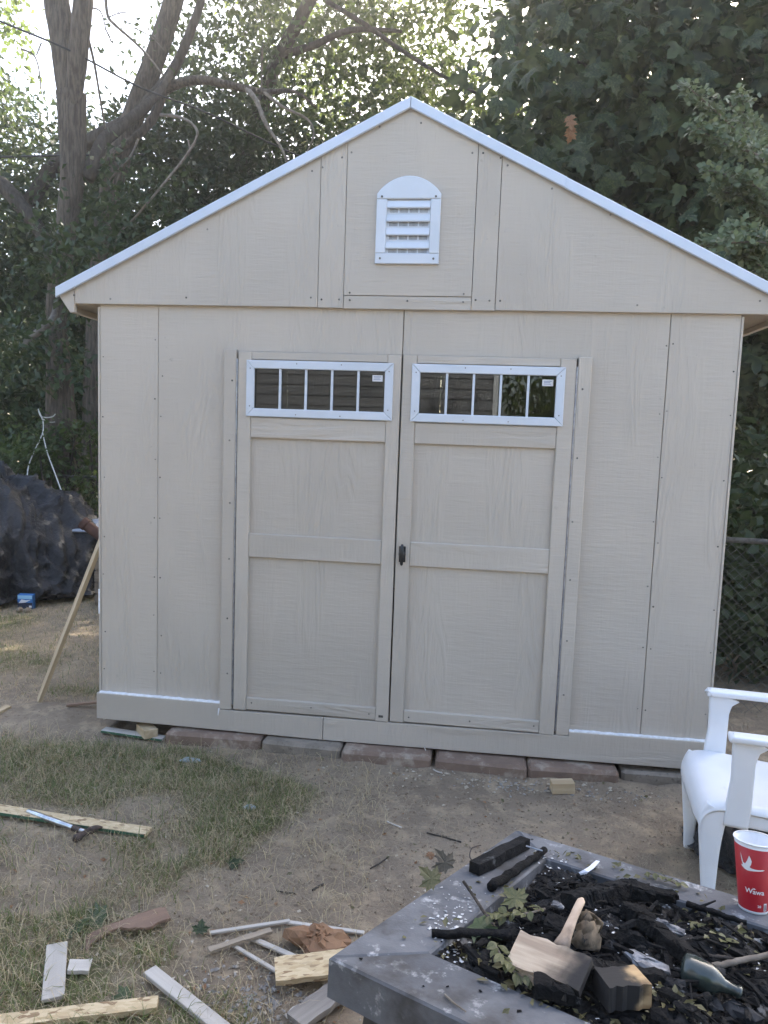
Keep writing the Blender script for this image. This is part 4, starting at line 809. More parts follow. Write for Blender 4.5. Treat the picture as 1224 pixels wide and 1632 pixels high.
# bed of ash and charcoal crumbs in the opening
M_ash = mk('charcoal and ash', (.012, .011, .011), (.03, .028, .027), 30, .9, .9, 90, c3=(.30, .30, .30), s3=18, t3=(.58, .68), bdist=.012)
nb = 60; ar = np.random.default_rng(5)
def bedz(x, y): 
    cx = (x-.43)/.27; cy = (y-.43)/.27; rr_ = np.clip(1-(np.maximum(abs(cx), abs(cy)))**2.2, 0, 1)
    return -.030+.055*rr_+.030*(vnoise(x*22, y*22, 71)-.5)+.02*(vnoise(x*60, y*60, 72)-.5)
gx = np.linspace(h0_+.001, h1_-.001, nb+1); XX, YY = np.meshgrid(gx, gx); ZZ = bedz(XX, YY)
V_ = np.stack([XX.ravel(), YY.ravel(), ZZ.ravel()], 1); I = (np.arange(nb)[:, None]*(nb+1)+np.arange(nb)[None, :]).ravel(); F_ = [tuple(map(int, f)) for f in np.stack([I, I+1, I+2+nb, I+1+nb], 1)]
nv_ = len(V_); rim = [i for i in range(nb+1)]+[(i+1)*(nb+1)+nb for i in range(nb)]+[nb*(nb+1)+nb-1-i for i in range(nb)]+[(nb-1-i)*(nb+1) for i in range(nb-1)]
V_ = V_.tolist()+[(V_[i][0], V_[i][1], -.0775) for i in rim]; k = len(rim)
for j in range(k): j2 = (j+1) % k; F_.append((rim[j], nv_+j, nv_+j2, rim[j2]))
F_.append(tuple(nv_+k-1-j for j in range(k)))
bed = part('ash_bed', (V_, F_), M_ash, pit, M=PM); bed['kind'] = 'stuff'
M_char = mk('charred wood', (.008, .0078, .008), (.016, .0155, .0155), 25, .9, 1.0, 60, c3=(.10, .10, .10), s3=16, t3=(.68, .8), spec=.15, rand=.3, bdist=.01)
M_charg = mk('ash coated charcoal', (.045, .045, .047), (.015, .015, .016), 18, .95, .9, 60, c3=(.30, .30, .30), s3=22, t3=(.60, .70), spec=.15)
def onpit(q): return lp(q)
def log(name, label, cat, q0, q1, r0, r1, mat, seed, n=9, flat=1.0, group=None, seg=14, wob=.16):
    a = np.array(lp(q0)); b_ = np.array(lp(q1)); rg = random.Random(seed)
    P = [a+(b_-a)*i/seg+np.array([rg.uniform(-1, 1), rg.uniform(-1, 1), rg.uniform(-1, 1)])*r0*.25*(0 < i < seg) for i in range(seg+1)]; R_ = [r0+(r1-r0)*i/seg for i in range(seg+1)]
    Mw = PM; return tag(part(name, tube(P, R_, n+5, wob, seed), mat, M=Mw, smooth=True), label, cat, group)
def beam(name, label, cat, q0, q1, w, t, seed, mat=None, group=None):
    """charred squared timber, crazed across into blocks"""
    a = Vector(lp(q0)); b_ = Vector(lp(q1)); r = random.Random(seed); Ln = (b_-a).length; d = (b_-a)/Ln; P = []; W_ = []; T_ = []; x = 0; side = Vector((0, 0, 1)).cross(d); side = (side+Vector((0, 0, r.uniform(-.5, .5)))).normalized()
    while x < Ln:
        s = r.uniform(.018, .05); tp_ = 1-.35*(x/Ln)**2; wj = .86*w*r.uniform(.85, 1.08)*tp_; tj = .86*t*r.uniform(.85, 1.08)*tp_; o = side*r.uniform(-.003, .003)
        for f, k in ((.0, .93), (.06, 1), (.3, 1.02), (.6, .98), (.94, 1), (1, .93)): P.append(tuple(a+d*min(Ln, x+s*f)+o)); W_.append(wj*k*.85); T_.append(tj*k*.85)
        x += s
    P = [p for i, p in enumerate(P) if i == 0 or (Vector(p)-Vector(P[i-1])).length > 1e-4 or True]
    V_, F_ = sweep(P, W_, T_, side, 12, 6); V_, F_ = jag((V_, F_), .0028, seed)
    return tag(part(name, (V_, F_), mat or M_char, M=PM), label, cat, group)
def plank(name, label, cat, q0, q1, w, t, mat, rough=.002, seed=0, group=None, up=(0, 0, 1)):
    a = PM @ Vector(lp(q0)); b_ = PM @ Vector(lp(q1)); u3 = (PM.to_3x3() @ Vector(up)); return board(name, label, cat, a, b_, w, t, mat, group, 0, u3, rough, seed=seed)
plank('charred_board', 'thick charred board lying on the back left rim of the fire pit', 'board', (0.496,0.047,0.003), (0.722,0.072,0.003), .030, .026, M_char, .0025, 1)
log('charred_stick', 'thin charred stick parallel to the charred board on the rim', 'stick', (0.44,0.117,0.012), (0.723,0.128,0.012), .011, .008, M_char, 2)
tag(part('wire', tube(smooth_path([lp((0.674,0.097,0.028)), lp((0.682,0.114,0.024)), lp((0.693,0.134,0.02))], None, 5), .0022, 6), M_galv, M=PM), 'short bright wire joining the charred board and stick', 'wire')
tag(part('wire', tube(smooth_path([lp((0.615,-0.002,0.02)), lp((0.582,-0.01,0.02)), lp((0.562,-0.004,0.006)), lp((0.555,0.015,0.003)), lp((0.578,0.025,0.003)), lp((0.581,0.038,0.003))], None, 6), .0016, 6), M_iron, M=PM), 'thin curled dark wire on the left rim of the fire pit', 'wire')
M_rib = mk('white ribbon', (.72, .74, .80), (.6, .62, .68), 10, .5)
tag(part('ribbon', sweep([lp((0.661,0.249,0.004)), lp((0.666,0.259,0.016)), lp((0.701,0.259,0.012)), lp((0.769,0.253,0.005))], [.018, .012, .014, .010], .0015, (1, .4, 0), 8), M_rib, M=PM), 'scrap of white ribbon on the back rim of the fire pit', 'ribbon')
beam('charred_log', 'big charred log at the back of the fire pit', 'log', (0.441,0.301,0.035), (0.623,0.386,0.035), 0.070, 0.054, 3)
beam('charred_log', 'charred log lying across the right of the fire pit', 'log', (0.485,0.414,0.045), (0.37,0.58,0.04), 0.060, 0.046, 4)
beam('charred_log', 'short charred stub behind the right log', 'log', (0.543,0.403,0.06), (0.579,0.486,0.055), 0.045, 0.035, 5)
beam('charred_log', 'charred log end under the wooden paddle handle', 'log', (0.343,0.292,0.03), (0.355,0.412,0.03), 0.060, 0.046, 6)
log('charred_stick', 'charred stick pointing left towards the rim', 'stick', (0.189,0.113,0.008), (0.272,0.249,0.02), .008, .011, M_char, 7)
log('charred_stick', 'charred stick lying at the front right of the pit', 'stick', (0.254,0.542,0.012), (0.331,0.608,0.012), .007, .007, M_char, 8)
log('charred_stick', 'charred stick at the right end of the back rim', 'stick', (0.671,0.492,0.012), (0.668,0.615,0.012), .007, .005, M_char, 9)
beam('charred_log', 'charred beam end in front of the scorched board', 'log', (0.142,0.354,0.02), (0.172,0.418,0.02), 0.060, 0.046, 10)
beam('charred_log', 'charred log behind the scorched block', 'log', (0.231,0.413,0.03), (0.301,0.539,0.03), 0.052, 0.041, 11)
M_sc1 = scorch_mat('scorched pale board', (.46, .37, .27), (.28, .21, .15), .05, .13); M_sc2 = scorch_mat('scorched block', (.42, .29, .15), (.30, .19, .09), .02, .06, 0, -1); M_sc3 = scorch_mat('scorched handle', (.50, .38, .28), (.40, .29, .20), .075, .13, 1, -1)
plank('scorched_board', 'pale split board burnt black at its right end', 'board', (0.193,0.295,0.034), (0.196,0.432,0.034), .072, .016, M_sc1, .0035, 13, up=(.1, -.45, 1))
plank('scorched_board', 'narrow pale splinter under the split scorched board', 'board', (0.174,0.313,0.012), (0.16,0.411,0.012), .03, .014, M_sc1, .003, 14)
plank('scorched_block', 'half burnt wood block with ringed end grain at the front of the fire', 'block', (0.194,0.453,0.006), (0.252,0.51,0.006), .058, .042, M_sc2, .003, 15)
pd = [lp((0.242,0.363,0.045)), lp((0.268,0.363,0.058)), lp((0.302,0.362,0.075)), lp((0.328,0.363,0.09)), lp((0.347,0.362,0.095)), lp((0.356,0.361,0.096))]
wp = part('wooden_paddle', sweep(pd, [.034, .022, .017, .0165, .016, .006], [.012, .012, .011, .010, .009, .005], (1, .3, 0), 14, 2.6), M_sc3, M=PM, smooth=True); tag(wp, 'pale wooden paddle handle with a hole standing out of the ashes', 'handle')
M_split = mk('split grey wood', (.23, .17, .11), (.10, .075, .05), 2, .9, .8, 5, stretch=(14, 14, 5), c3=(.02, .02, .02), s3=2, t3=(.6, .66))
log('split_wood', 'knotty piece of split grey brown wood beside the paddle handle', 'wood', (0.309,0.386,0.03), (0.337,0.387,0.075), .026, .018, M_split, 16, 8, wob=.3)
# melted bottle
M_bot = mk('smoked green glass', (.018, .026, .022), (.04, .05, .045), 8, .15, spec=.7, c3=(.14, .145, .14), s3=14, t3=(.6, .7))
bp0 = Vector(lp((0.354,0.554,0.035))); bp1 = Vector(lp((0.38,0.652,0.012))); Mbt = PM @ frame(bp0, bp1-bp0) @ Matrix.Rotation(math.radians(90), 4, 'Y'); Lb = (bp1-bp0).length
tag(part('glass_bottle', lathe([(.012, 0), (.026, .004), (.028, .02), (.027, Lb*.45), (.022, Lb*.58), (.012, Lb*.72), (.0095, Lb*.93), (.0115, Lb*.94), (.0115, Lb), (.007, Lb)], 20), M_bot, M=Mbt, smooth=True), 'sooty green glass bottle lying at the right of the ashes', 'bottle')
M_foil = mk('burnt foil', (.30, .30, .31), (.07, .07, .075), 22, .65, .8, 40, metal=.3)
for k, (q, s_, lab) in enumerate([((0.326,0.499,0.03), .030, 'crumpled pale foil scrap behind the scorched block'), ((0.459,0.498,0.045), .026, 'pale foil scrap on the right charred log'), ((0.389,0.297,0.05), .014, 'tiny white foil scrap left of the paddle top')]):
    tag(part('foil_scrap', jag(blob(lp(q), (s_*1.3, s_*.7, s_*.35), 40+k, .4), s_*.10, 40+k), M_foil, M=PM), lab, 'foil', 'foil scraps in the ashes')
lump_r = random.Random(99)
for k in range(70):
    u_ = lump_r.uniform(h0_+.05, h1_-.03); v_ = lump_r.uniform(h0_+.04, h1_-.03); s_ = lump_r.choice((.010, .013, .016, .020, .024)); z_ = float(bedz(v_, u_))+s_*.25
    tag(part('charcoal_lump', jag(blob((v_, u_, z_), (s_*lump_r.uniform(.9, 1.5), s_*.8, s_*.6), 50+k, .5, 9, 6), s_*.20, k), M_charg if k % 4 == 0 else M_char, M=PM), 'broken lump of charcoal in the ash of the fire pit', 'charcoal', 'charcoal lumps in the fire pit')
sp_r = random.Random(123); spl = []
for k in range(330):                                  # splinters of burnt wood lying every way in the ash
    u_ = sp_r.uniform(h0_+.02, h1_-.02); v_ = sp_r.uniform(h0_+.02, h1_-.02); a_ = sp_r.uniform(0, 6.28); l_ = sp_r.uniform(.015, .085); r_ = sp_r.uniform(.0015, .0075); z_ = float(bedz(v_, u_))+.004; dz = sp_r.uniform(-.25, .35)*l_
    spl.append(tube([(v_-math.cos(a_)*l_/2, u_-math.sin(a_)*l_/2, z_), (v_, u_, z_+dz*.5+.002), (v_+math.cos(a_)*l_/2, u_+math.sin(a_)*l_/2, z_+max(0, dz))], [r_, r_*1.1, r_*.6], 5, .3, k))
o = part('burnt_splinters', join(*spl), M_char, pit, M=PM); o['kind'] = 'stuff'
# crumbs, ash flakes and leaf litter in and round the fire
def bits(n, lo, hi, size, seed, mat, name, label, cat, zf, gauss=None, thin=.3):
    r = np.random.default_rng(seed); VV = []; FF = []
    for i in range(n):
        if gauss: x = r.normal(gauss[0], gauss[2]); y = r.normal(gauss[1], gauss[3])
        else: x = r.uniform(lo[0], hi[0]); y = r.uniform(lo[1], hi[1])
        s = size*r.uniform(.4, 1.5); z = zf(x, y); d = r.normal(size=(6, 3))*.25
        base = np.array([(1, 0, 0), (-1, 0, 0), (0, .7, 0), (0, -.7, 0), (0, 0, thin), (0, 0, -thin)])+d*np.array([1, 1, thin]); an = r.uniform(0, 6.28); c_, s_ = math.cos(an), math.sin(an)
        base = np.stack([base[:, 0]*c_-base[:, 1]*s_, base[:, 0]*s_+base[:, 1]*c_, base[:, 2]], 1)*s; k = len(VV)
        VV += [(x+a, y+b_, z+c2) for a, b_, c2 in base]; FF += [(k+a, k+b_, k+c2) for a, b_, c2 in ((0, 2, 4), (2, 1, 4), (1, 3, 4), (3, 0, 4), (2, 0, 5), (1, 2, 5), (3, 1, 5), (0, 3, 5))]
    return VV, FF
def pitz(x, y): return float(bedz(x, y))+.004 if (h0_ < x < h1_ and h0_ < y < h1_) else .002
M_flake = mk('white ash flake', (.62, .62, .62), (.5, .5, .5), 20, .9); M_olive = leaf_mat('withered olive leaf', (.085, .085, .035), (.14, .125, .06), .2)
o = part('charcoal_crumbs', bits(1500, (h0_, h0_), (h1_, h1_), .008, 1, None, 0, 0, 0, pitz), M_char, pit, M=PM); o['kind'] = 'stuff'
o = part('charcoal_crumbs', bits(60, (.02, .02), (.8, .8), .004, 2, None, 0, 0, 0, pitz), M_char, pit, M=PM); o['kind'] = 'stuff'
W1 = lp((0.242,0.118,0)); W2 = lp((0.688,0.147,0)); W3 = lp((0.355,0.096,0)); W4 = lp((0.493,0.414,0))
o = part('ash_flakes', join(bits(70, 0, 0, .004, 3, 0, 0, 0, 0, pitz, (W1[0], W1[1], .03, .035)), bits(40, 0, 0, .0035, 4, 0, 0, 0, 0, pitz, (W2[0], W2[1], .03, .03)), bits(50, 0, 0, .0025, 5, 0, 0, 0, 0, pitz, (W3[0], W3[1], .05, .05)), bits(330, (h0_, h0_), (h1_, h1_), .0032, 6, 0, 0, 0, 0, pitz)), M_flake, pit, M=PM); o['kind'] = 'stuff'
def litter(n, cx, cy, sx, sy, size, seed, zf):
    r = np.random.default_rng(seed); x = r.normal(cx, sx, n); y = r.normal(cy, sy, n); z = np.array([zf(a, b_) for a, b_ in zip(x, y)])+.004
    return leaves(np.stack([x, y, z], 1), np.array([0, 0, 1])+r.normal(size=(n, 3))*.5, r.normal(size=(n, 3))*np.array([1, 1, .2]), size*r.uniform(.6, 1.3, n), LEAF)
gs = []
for k, (p_, n_, sx_, sy_) in enumerate([((0.216,0.202,0), 60, .05, .03), ((0.164,0.358,0), 60, .06, .03), ((0.558,0.562,0), 40, .05, .05), ((0.258,0.552,0), 40, .05, .02), ((0.742,0.275,0), 30, .08, .02), ((0.411,0.16,0), 30, .04, .04), ((0.693,0.481,0), 25, .05, .02)]):
    q = lp(p_); gs.append(litter(n_, q[0], q[1], sx_, sy_, .020, 20+k, pitz))
V_, F_ = join(*[(a, [tuple(map(int, f)) for f in b_]) for a, b_ in gs]); o = part('leaf_litter', (V_, F_), M_olive, pit, M=PM); o['kind'] = 'stuff'
# leafy sprigs and twigs thrown on the fire
L_sprig = leaf_mat('wilting green leaf', (.075, .082, .034), (.12, .12, .05), .22); L_big = leaf_mat('fresh green leaf', (.055, .078, .035), (.08, .105, .048), .22)
OV = [(0, 0)]+[(.30*math.sin(math.pi*t), t) for t in (.15, .35, .55, .75, .9)]; OVAL = maple_template(OV+[(0, 1)])
oval_me = pmesh('leaf', OVAL[0], [tuple(map(int, f)) for f in OVAL[1]]); oval_me.materials.append(L_sprig)
def leaf_at(me, parent, Mw_pos, n, td, s, mat=None):
    n = Vector(n).normalized(); td = Vector(td); td = (td-n*td.dot(n)).normalized(); b_ = td.cross(n)
    o = place('leaf', me, None, parent, Matrix(((b_.x*s, td.x*s, n.x*s, Mw_pos[0]), (b_.y*s, td.y*s, n.y*s, Mw_pos[1]), (b_.z*s, td.z*s, n.z*s, Mw_pos[2]), (0, 0, 0, 1))))
    return o
def sprig(label, pts, nl, size, seed, me=oval_me, mat=None, group='leafy sprigs on the fire pit', spread=1.0):
    P = [PM @ Vector(lp(q)) for q in pts]; P = smooth_path([tuple(p) for p in P], None, 8); r = random.Random(seed)
    e = empty('leafy_sprig', tuple(P[0])); tag(e, label, 'sprig', group); part('stem', tube(P, .0022, 6), M_twig, e)
    for k in range(nl):
        i = min(len(P)-2, int((.12+.88*k/max(1, nl-1))*(len(P)-1))); t = Vector(P[i+1])-Vector(P[i]); t.normalize(); side = PN.cross(t)*(1 if k % 2 else -1)
        leaf_at(me, e, Vector(P[i])+PN*r.uniform(.001, .010), PN+Vector((r.uniform(-.5, .5), r.uniform(-.5, .5), 0)), t*.6+side*spread+PN*r.uniform(-.3, .3), size*r.uniform(.75, 1.2))
    return e
sprig('leafy sprig with rows of small oval leaves at the back left of the ashes', [(0.356,0.283,0.05), (0.313,0.263,0.05), (0.294,0.227,0.04), (0.272,0.199,0.035)], 22, .025, 1)
sprig('leafy sprig drooping beside the split scorched board', [(0.194,0.253,0.03), (0.161,0.282,0.035), (0.152,0.306,0.025), (0.154,0.343,0.012)], 26, .024, 2)
sprig('leafy sprig at the right edge of the ashes', [(0.579,0.532,0.02), (0.535,0.578,0.025), (0.508,0.613,0.02)], 14, .028, 3)
sprig('small leafy sprig on the right back rim of the pit', [(0.777,0.372,0.01), (0.765,0.412,0.014), (0.753,0.459,0.012)], 10, .026, 4)
maple_big = maple_template(_h1); big_me = pmesh('broad_leaf', maple_big[0], [tuple(map(int, f)) for f in maple_big[1]]); big_me.materials.append(L_big)
def lone_leaf(label, pos, n, td, s, me, mat=None):
    o = leaf_at(me, None, pos, n, td, s); o.name = 'fallen_leaf'
    if mat: o.data = me.copy(); o.data.materials.clear(); o.data.materials.append(mat)
    return tag(o, label, 'leaf', 'loose leaves')
lone_leaf('broad green lobed leaf lying on the left of the ashes', tuple(PM @ Vector(lp((0.256,0.168,0.022)))), PN+Vector((-.2, -.2, 0)), PV-PU*.1, .07, big_me)
lone_leaf('pale green lobed leaf pointing up behind the leafy sprig', tuple(PM @ Vector(lp((0.343,0.235,0.05)))), PN+Vector((-.1, -.5, 0)), -PV*.8+PU*.4, .058, big_me, L_sprig)
tw = part('twig', tube(smooth_path([lp((0.389,0.072,0.03)), lp((0.382,0.1,0.012)), lp((0.338,0.151,0.008)), lp((0.295,0.203,0.006))], None, 6), [.0035]*19, 7, .2, 4), M_bark2, M=PM); tag(tw, 'dark twig lying over the left rim into the ashes', 'twig')
M_deadleaf = leaf_mat('withered dark leaf', (.045, .038, .025), (.08, .066, .042), .15)
for k, (q, lab) in enumerate([((0.399,0.028,0.04), 'withered dark leaf curled above the left rim of the pit'), ((0.351,0.024,0.02), 'withered olive leaf on the left rim of the pit')]):
    lone_leaf(lab, tuple(PM @ Vector(lp(q))), PN*.6+Vector((.3, -.7, 0)), PU*.2-PV+PN*(.5-.4*k), .055, big_me, M_olive if k else M_deadleaf)
for k, (a, b_, r_, lab) in enumerate([((0.409,0.581,0.015), (0.529,0.682,0.03), .006, 'pale twig with cut end running off the right edge'), ((0.465,0.558,0.012), (0.483,0.634,0.02), .0045, 'short twig beneath the pale cut twig'), ((0.533,0.59,0.02), (0.651,0.608,0.015), .003, 'thin twig upright at the right end of the ashes')]):
    log('twig', lab, 'twig', a, b_, r_, r_*.8, M_twig if k == 0 else M_bark2, 30+k, 7, wob=.1)
tag(part('twig', tube([lp((0.038,0.233,0.004)), lp((0.028,0.256,0.004)), lp((0.021,0.285,0.004))], [.002, .0018, .0012], 6), M_twig, M=PM), 'tiny twig on the front rim of the fire pit', 'twig')

# ------------------------------------------------------------------ paper cup on the rim
M_cred = mk('red cup print', (.40, .012, .022), (.37, .011, .02), 6, .42, spec=.45); M_cwh = mk('white cup paper', (.80, .80, .80), (.76, .76, .77), 6, .5)
cq = lp((0.778,0.611,0)); PMc = PM @ Matrix.Translation(Vector((cq[0], cq[1], .0008))); H_ = .158; rb, rt = .0305, .0455
cup = empty('paper_cup', M=PMc); tag(cup, 'red paper cup with white flying goose print standing on the fire pit rim', 'cup')
rz = lambda z: rb+(rt-rb)*z/H_
part('cup_body', lathe([(rb-.002, .004), (rb-.001, .0), (rb, 0), (rz(.004), .004), (rz(.150), .150), (rz(.1505)-.0004, .1505), (rt-.0005, H_-.004), (rt-.0012, H_-.004), (rb-.0012, .006), (.001, .006)], 64), M_cwh, cup, M=PMc, smooth=True)
part('red_wrap', lathe([(rz(.006)+.0003, .006), (rz(.146)+.0003, .146), (rz(.146)+.0001, .1462), (rz(.006)+.0001, .0058)], 64, True), M_cred, cup, M=PMc, smooth=True)
part('rim', lathe([(rt-.0012, H_-.0045), (rt+.0012, H_-.004), (rt+.0022, H_-.002), (rt+.0012, H_), (rt-.0012, H_)], 64, True), M_cwh, cup, M=PMc, smooth=True)
camdir = PMc.inverted() @ cam.matrix_world.translation; a_face = math.atan2(camdir.y, camdir.x)
def wrap(V2, off=.0006):
    """flat (x right as read from the yard side, z up) -> cup surface"""
    out = []
    for x, z in V2: r_ = rz(z)+off; a = a_face+x/r_; out.append((r_*math.cos(a), r_*math.sin(a), z))
    return out
def decal(name, polys, mat, off=.0007):
    VV = []; FF = []
    for poly in polys:
        me = bpy.data.meshes.new('tmp'); import bmesh; bm = bmesh.new(); vs_ = [bm.verts.new((x, z, 0)) for x, z in poly]; bm.faces.new(vs_); bmesh.ops.triangulate(bm, faces=bm.faces[:])
        bmesh.ops.subdivide_edges(bm, edges=[e for e in bm.edges if e.calc_length() > .006], cuts=3, use_grid_fill=True); bmesh.ops.triangulate(bm, faces=bm.faces[:]); bm.verts.index_update()
        n0 = len(VV); VV += wrap([(v.co.x, v.co.y) for v in bm.verts], off); FF += [tuple(v.index+n0 for v in f.verts) for f in bm.faces]; bm.free(); bpy.data.meshes.remove(me)
    return part(name, (VV, FF), mat, cup, M=PMc)
goose = [(-.0290, .1360), (-.0255, .1265), (-.0215, .1150), (-.0165, .1135), (-.0125, .1215), (-.0085, .1345), (-.0050, .1290), (-.0025, .1225), (-.0035, .1150), (-.0065, .1085), (-.0010, .1065), (.0080, .1063), (.0160, .1068), (.0200, .1078), (.0250, .1072), (.0205, .1048), (.0150, .1038), (.0060, .1024), (-.0020, .1010), (-.0100, .0998), (-.0170, .1012), (-.0235, .1050), (-.0265, .1085), (-.0215, .1090), (-.0245, .1165), (-.0275, .1260)]
GS = -.004
decal('goose_emblem', [[(x+GS, z-.004) for x, z in goose]], M_cwh)
def text_polys(s, size, x0, z0):
    cu = bpy.data.curves.new('t', 'FONT'); cu.body = s; cu.size = size; cu.resolution_u = 3; cu.offset = size*.018; ob = bpy.data.objects.new('t', cu); col.objects.link(ob)
    bpy.context.view_layer.update(); me = bpy.data.meshes.new_from_object(ob.evaluated_get(bpy.context.evaluated_depsgraph_get())); V2 = [(v.co.x+x0, v.co.y+z0) for v in me.vertices]; F2 = [tuple(p.vertices) for p in me.polygons]
    bpy.data.objects.remove(ob); bpy.data.curves.remove(cu); bpy.data.meshes.remove(me); return V2, F2
for s, size, x0, z0, nm in (('Wawa', .0155, -.0185, .0460, 'cup_lettering'), ('20', .0075, .0085, .0165, 'size_number')):
    V2, F2 = text_polys(s, size, x0, z0); part(nm, (wrap(V2, .0007), F2), M_cwh, cup, M=PMc)
decal('goose_emblem', [[(-.0030, .0600), (-.0010, .0580), (.0005, .0595), (.0020, .0580), (.0045, .0575), (.0010, .0560), (-.0020, .0565)]], M_cwh)
decal('label_panel', [[(.0225, .0085), (.0300, .0085), (.0300, .026), (.0225, .026)]], M_cwh)
for k in range(3): decal('label_bar', [[(.0240+k*.0018, .0100), (.0249+k*.0018, .0100), (.0249+k*.0018, .0235), (.0240+k*.0018, .0235)]], M_black, .0011)

# ------------------------------------------------------------------ white plastic armchair
M_plas = mk('white moulded plastic', (.78, .79, .81), (.72, .73, .75), 4, .38, spec=.5, c3=(.60, .60, .60), s3=9, t3=(.66, .8))
CM = frame((3.122, -.842, float(gz(2.8, -.8))+.004), (-.991, .132, 0)); chair = empty('plastic_armchair', M=CM); tag(chair, 'white moulded plastic armchair cut off by the right edge', 'chair')
SEATP = smooth_path([(-.25, 0, .385), (-.05, 0, .398), (.15, 0, .411), (.27, 0, .418), (.335, 0, .414), (.368, 0, .396), (.384, 0, .364), (.387, 0, .335)], None, 6)
def seat_fn(u, v):
    p = SEATP[min(len(SEATP)-1, int(round(u*(len(SEATP)-1))))]; y = (v-.5)*.478*(1-.06*max(0, .27-p[0])/.52); e = abs(2*v-1)
    z = p[2]-.014*math.cos((v-.5)*math.pi)*max(0, 1-abs((p[0]-.02)/.27)**2); x = p[0]-.012*max(0, (e-.6)/.4)**2*(p[0] > .3)
    if e > .9: z -= .022*((e-.9)/.1)**2
    return x, y, z
part('seat', grid_sheet(seat_fn, len(SEATP)-1, 36, .007), M_plas, chair, M=CM, smooth=True)
for s in (1, -1):
    P, W_ = smooth_path([(.326, s*.219, 0), (.330, s*.220, .10), (.335, s*.221, .22), (.336, s*.2215, .31), (.330, s*.2215, .36), (.318, s*.2215, .392)], [.040, .046, .062, .080, .086, .080], 5)
    part('front_leg', sweep(P, W_, .028, (1, 0, 0), 18, 4.5), M_plas, chair, M=CM, smooth=True)
    P, W_ = smooth_path([(.262, s*.2335, .34), (.258, s*.2335, .42), (.254, s*.234, .50), (.254, s*.234, .57), (.250, s*.234, .615), (.240, s*.234, .645)], [.078, .080, .072, .074, .088, .122], 5)
    part('arm_post', sweep(P, W_, .024, (1, 0, 0), 18, 5), M_plas, chair, M=CM, smooth=True)
    P, W_ = smooth_path([(.303, s*.235, .650), (.297, s*.235, .650), (.27, s*.236, .652), (.05, s*.238, .652), (-.12, s*.236, .647), (-.25, s*.225, .638), (-.30, s*.215, .63)], [.044, .054, .058, .062, .060, .054, .05], 5)
    part('armrest', sweep(P, W_, [.016, .020, .023, .025, .026]+[.026]*(len(P)-5), (0, 1, 0), 20, 4), M_plas, chair, M=CM, smooth=True)
    P = smooth_path([(-.345, s*.215, 0), (-.315, s*.215, .2), (-.275, s*.218, .38), (-.29, s*.218, .52), (-.315, s*.215, .66), (-.35, s*.20, .80)], None, 5)
    part('rear_leg', sweep(P, .062, .034, (1, 0, 0), 16, 4.5), M_plas, chair, M=CM, smooth=True)
    P = smooth_path([(.30, s*.222, .372), (.1, s*.226, .362), (-.1, s*.222, .352), (-.27, s*.216, .350)], None, 5)
    part('side_apron', sweep(P, .012, .062, (0, 1, 0), 12, 4.5), M_plas, chair, M=CM, smooth=True)
def back_fn(u, v):
    z = .40+.40*u; y = (v-.5)*.42; x = -.262-.085*u-.035*(1-(2*v-1)**2)+.0022*math.cos(u*2*math.pi*11); return x, y, z
V_, F_ = grid_sheet(back_fn, 66, 16, 0.0); n2 = len(V_)//2; V_ = V_[:n2]+[(x-.008, y, z) for x, y, z in V_[n2:]]
part('backrest', (V_, F_), M_plas, chair, M=CM, smooth=True)
part('top_rail', sweep(smooth_path([(-.345, .215, .78), (-.372, .15, .825), (-.385, 0, .84), (-.372, -.15, .825), (-.345, -.215, .78)], None, 6), .028, .05, (1, 0, 0), 14, 3), M_plas, chair, M=CM, smooth=True)
# dark bags on the ground behind the chair
q = (3.04,-0.68); tag(part('black_bag', drape(q[0]+.05, q[1]+.10, .25, .17, .16, 44, .06, 8, 70, 26), M_tarp, smooth=True), 'crumpled black plastic bag on the ground behind the chair legs', 'bag')
q = (3.217,-0.425); M_fab = mk('dark fabric', (.015, .016, .02), (.03, .03, .035), 12, .9, .4, 80)
tag(part('dark_bundle', drape(q[0]+.10, q[1]+.12, .15, .12, .20, 45, .05, 7, 70, 26), M_fab, smooth=True), 'dark cloth bundle behind the chair at the right edge', 'bundle')

# ------------------------------------------------------------------ small litter on the soil
M_chip = mk('pale wood chip', (.50, .44, .35), (.36, .30, .22), 30, .9, rand=.1); M_film = mk('pale blue plastic film', (.45, .53, .60), (.36, .44, .50), 20, .3)
gzf = lambda x, y: float(gz(x, y))+.003
o = part('wood_chips', join(bits(260, (-.6, -1.85), (2.3, -.12), .006, 81, 0, 0, 0, 0, gzf, thin=.35), bits(90, 0, 0, .009, 82, 0, 0, 0, 0, gzf, (2.0, -.19, .45, .035), thin=.3), bits(45, 0, 0, .008, 83, 0, 0, 0, 0, gzf, (1.25, -1.5, .25, .12), thin=.3), bits(60, (.9, -1.2), (3.1, -.15), .005, 84, 0, 0, 0, 0, gzf, thin=.4), bits(50, (-2, .4), (-.2, 2.4), .008, 87, 0, 0, 0, 0, gzf, thin=.4)), M_chip)
tag(o, 'pale wood chips and flakes scattered over the soil', 'wood chips', kind='stuff')
M_bit = mk('dark soil crumb', (.16, .12, .083), (.25, .195, .14), 30, .95, rand=.1)
o = part('soil_crumbs', join(bits(3000, (-.7, -1.85), (3.2, -.1), .0042, 91, 0, 0, 0, 0, gzf, thin=.7), bits(500, (.9, -1.5), (3.0, -.12), .006, 92, 0, 0, 0, 0, gzf, thin=.6)), M_bit); tag(o, 'small dark crumbs of soil and bark strewn over the yard', 'soil crumbs', kind='stuff')
M_rub = mk('pale mortar rubble', (.36, .34, .31), (.26, .24, .22), 30, .95)
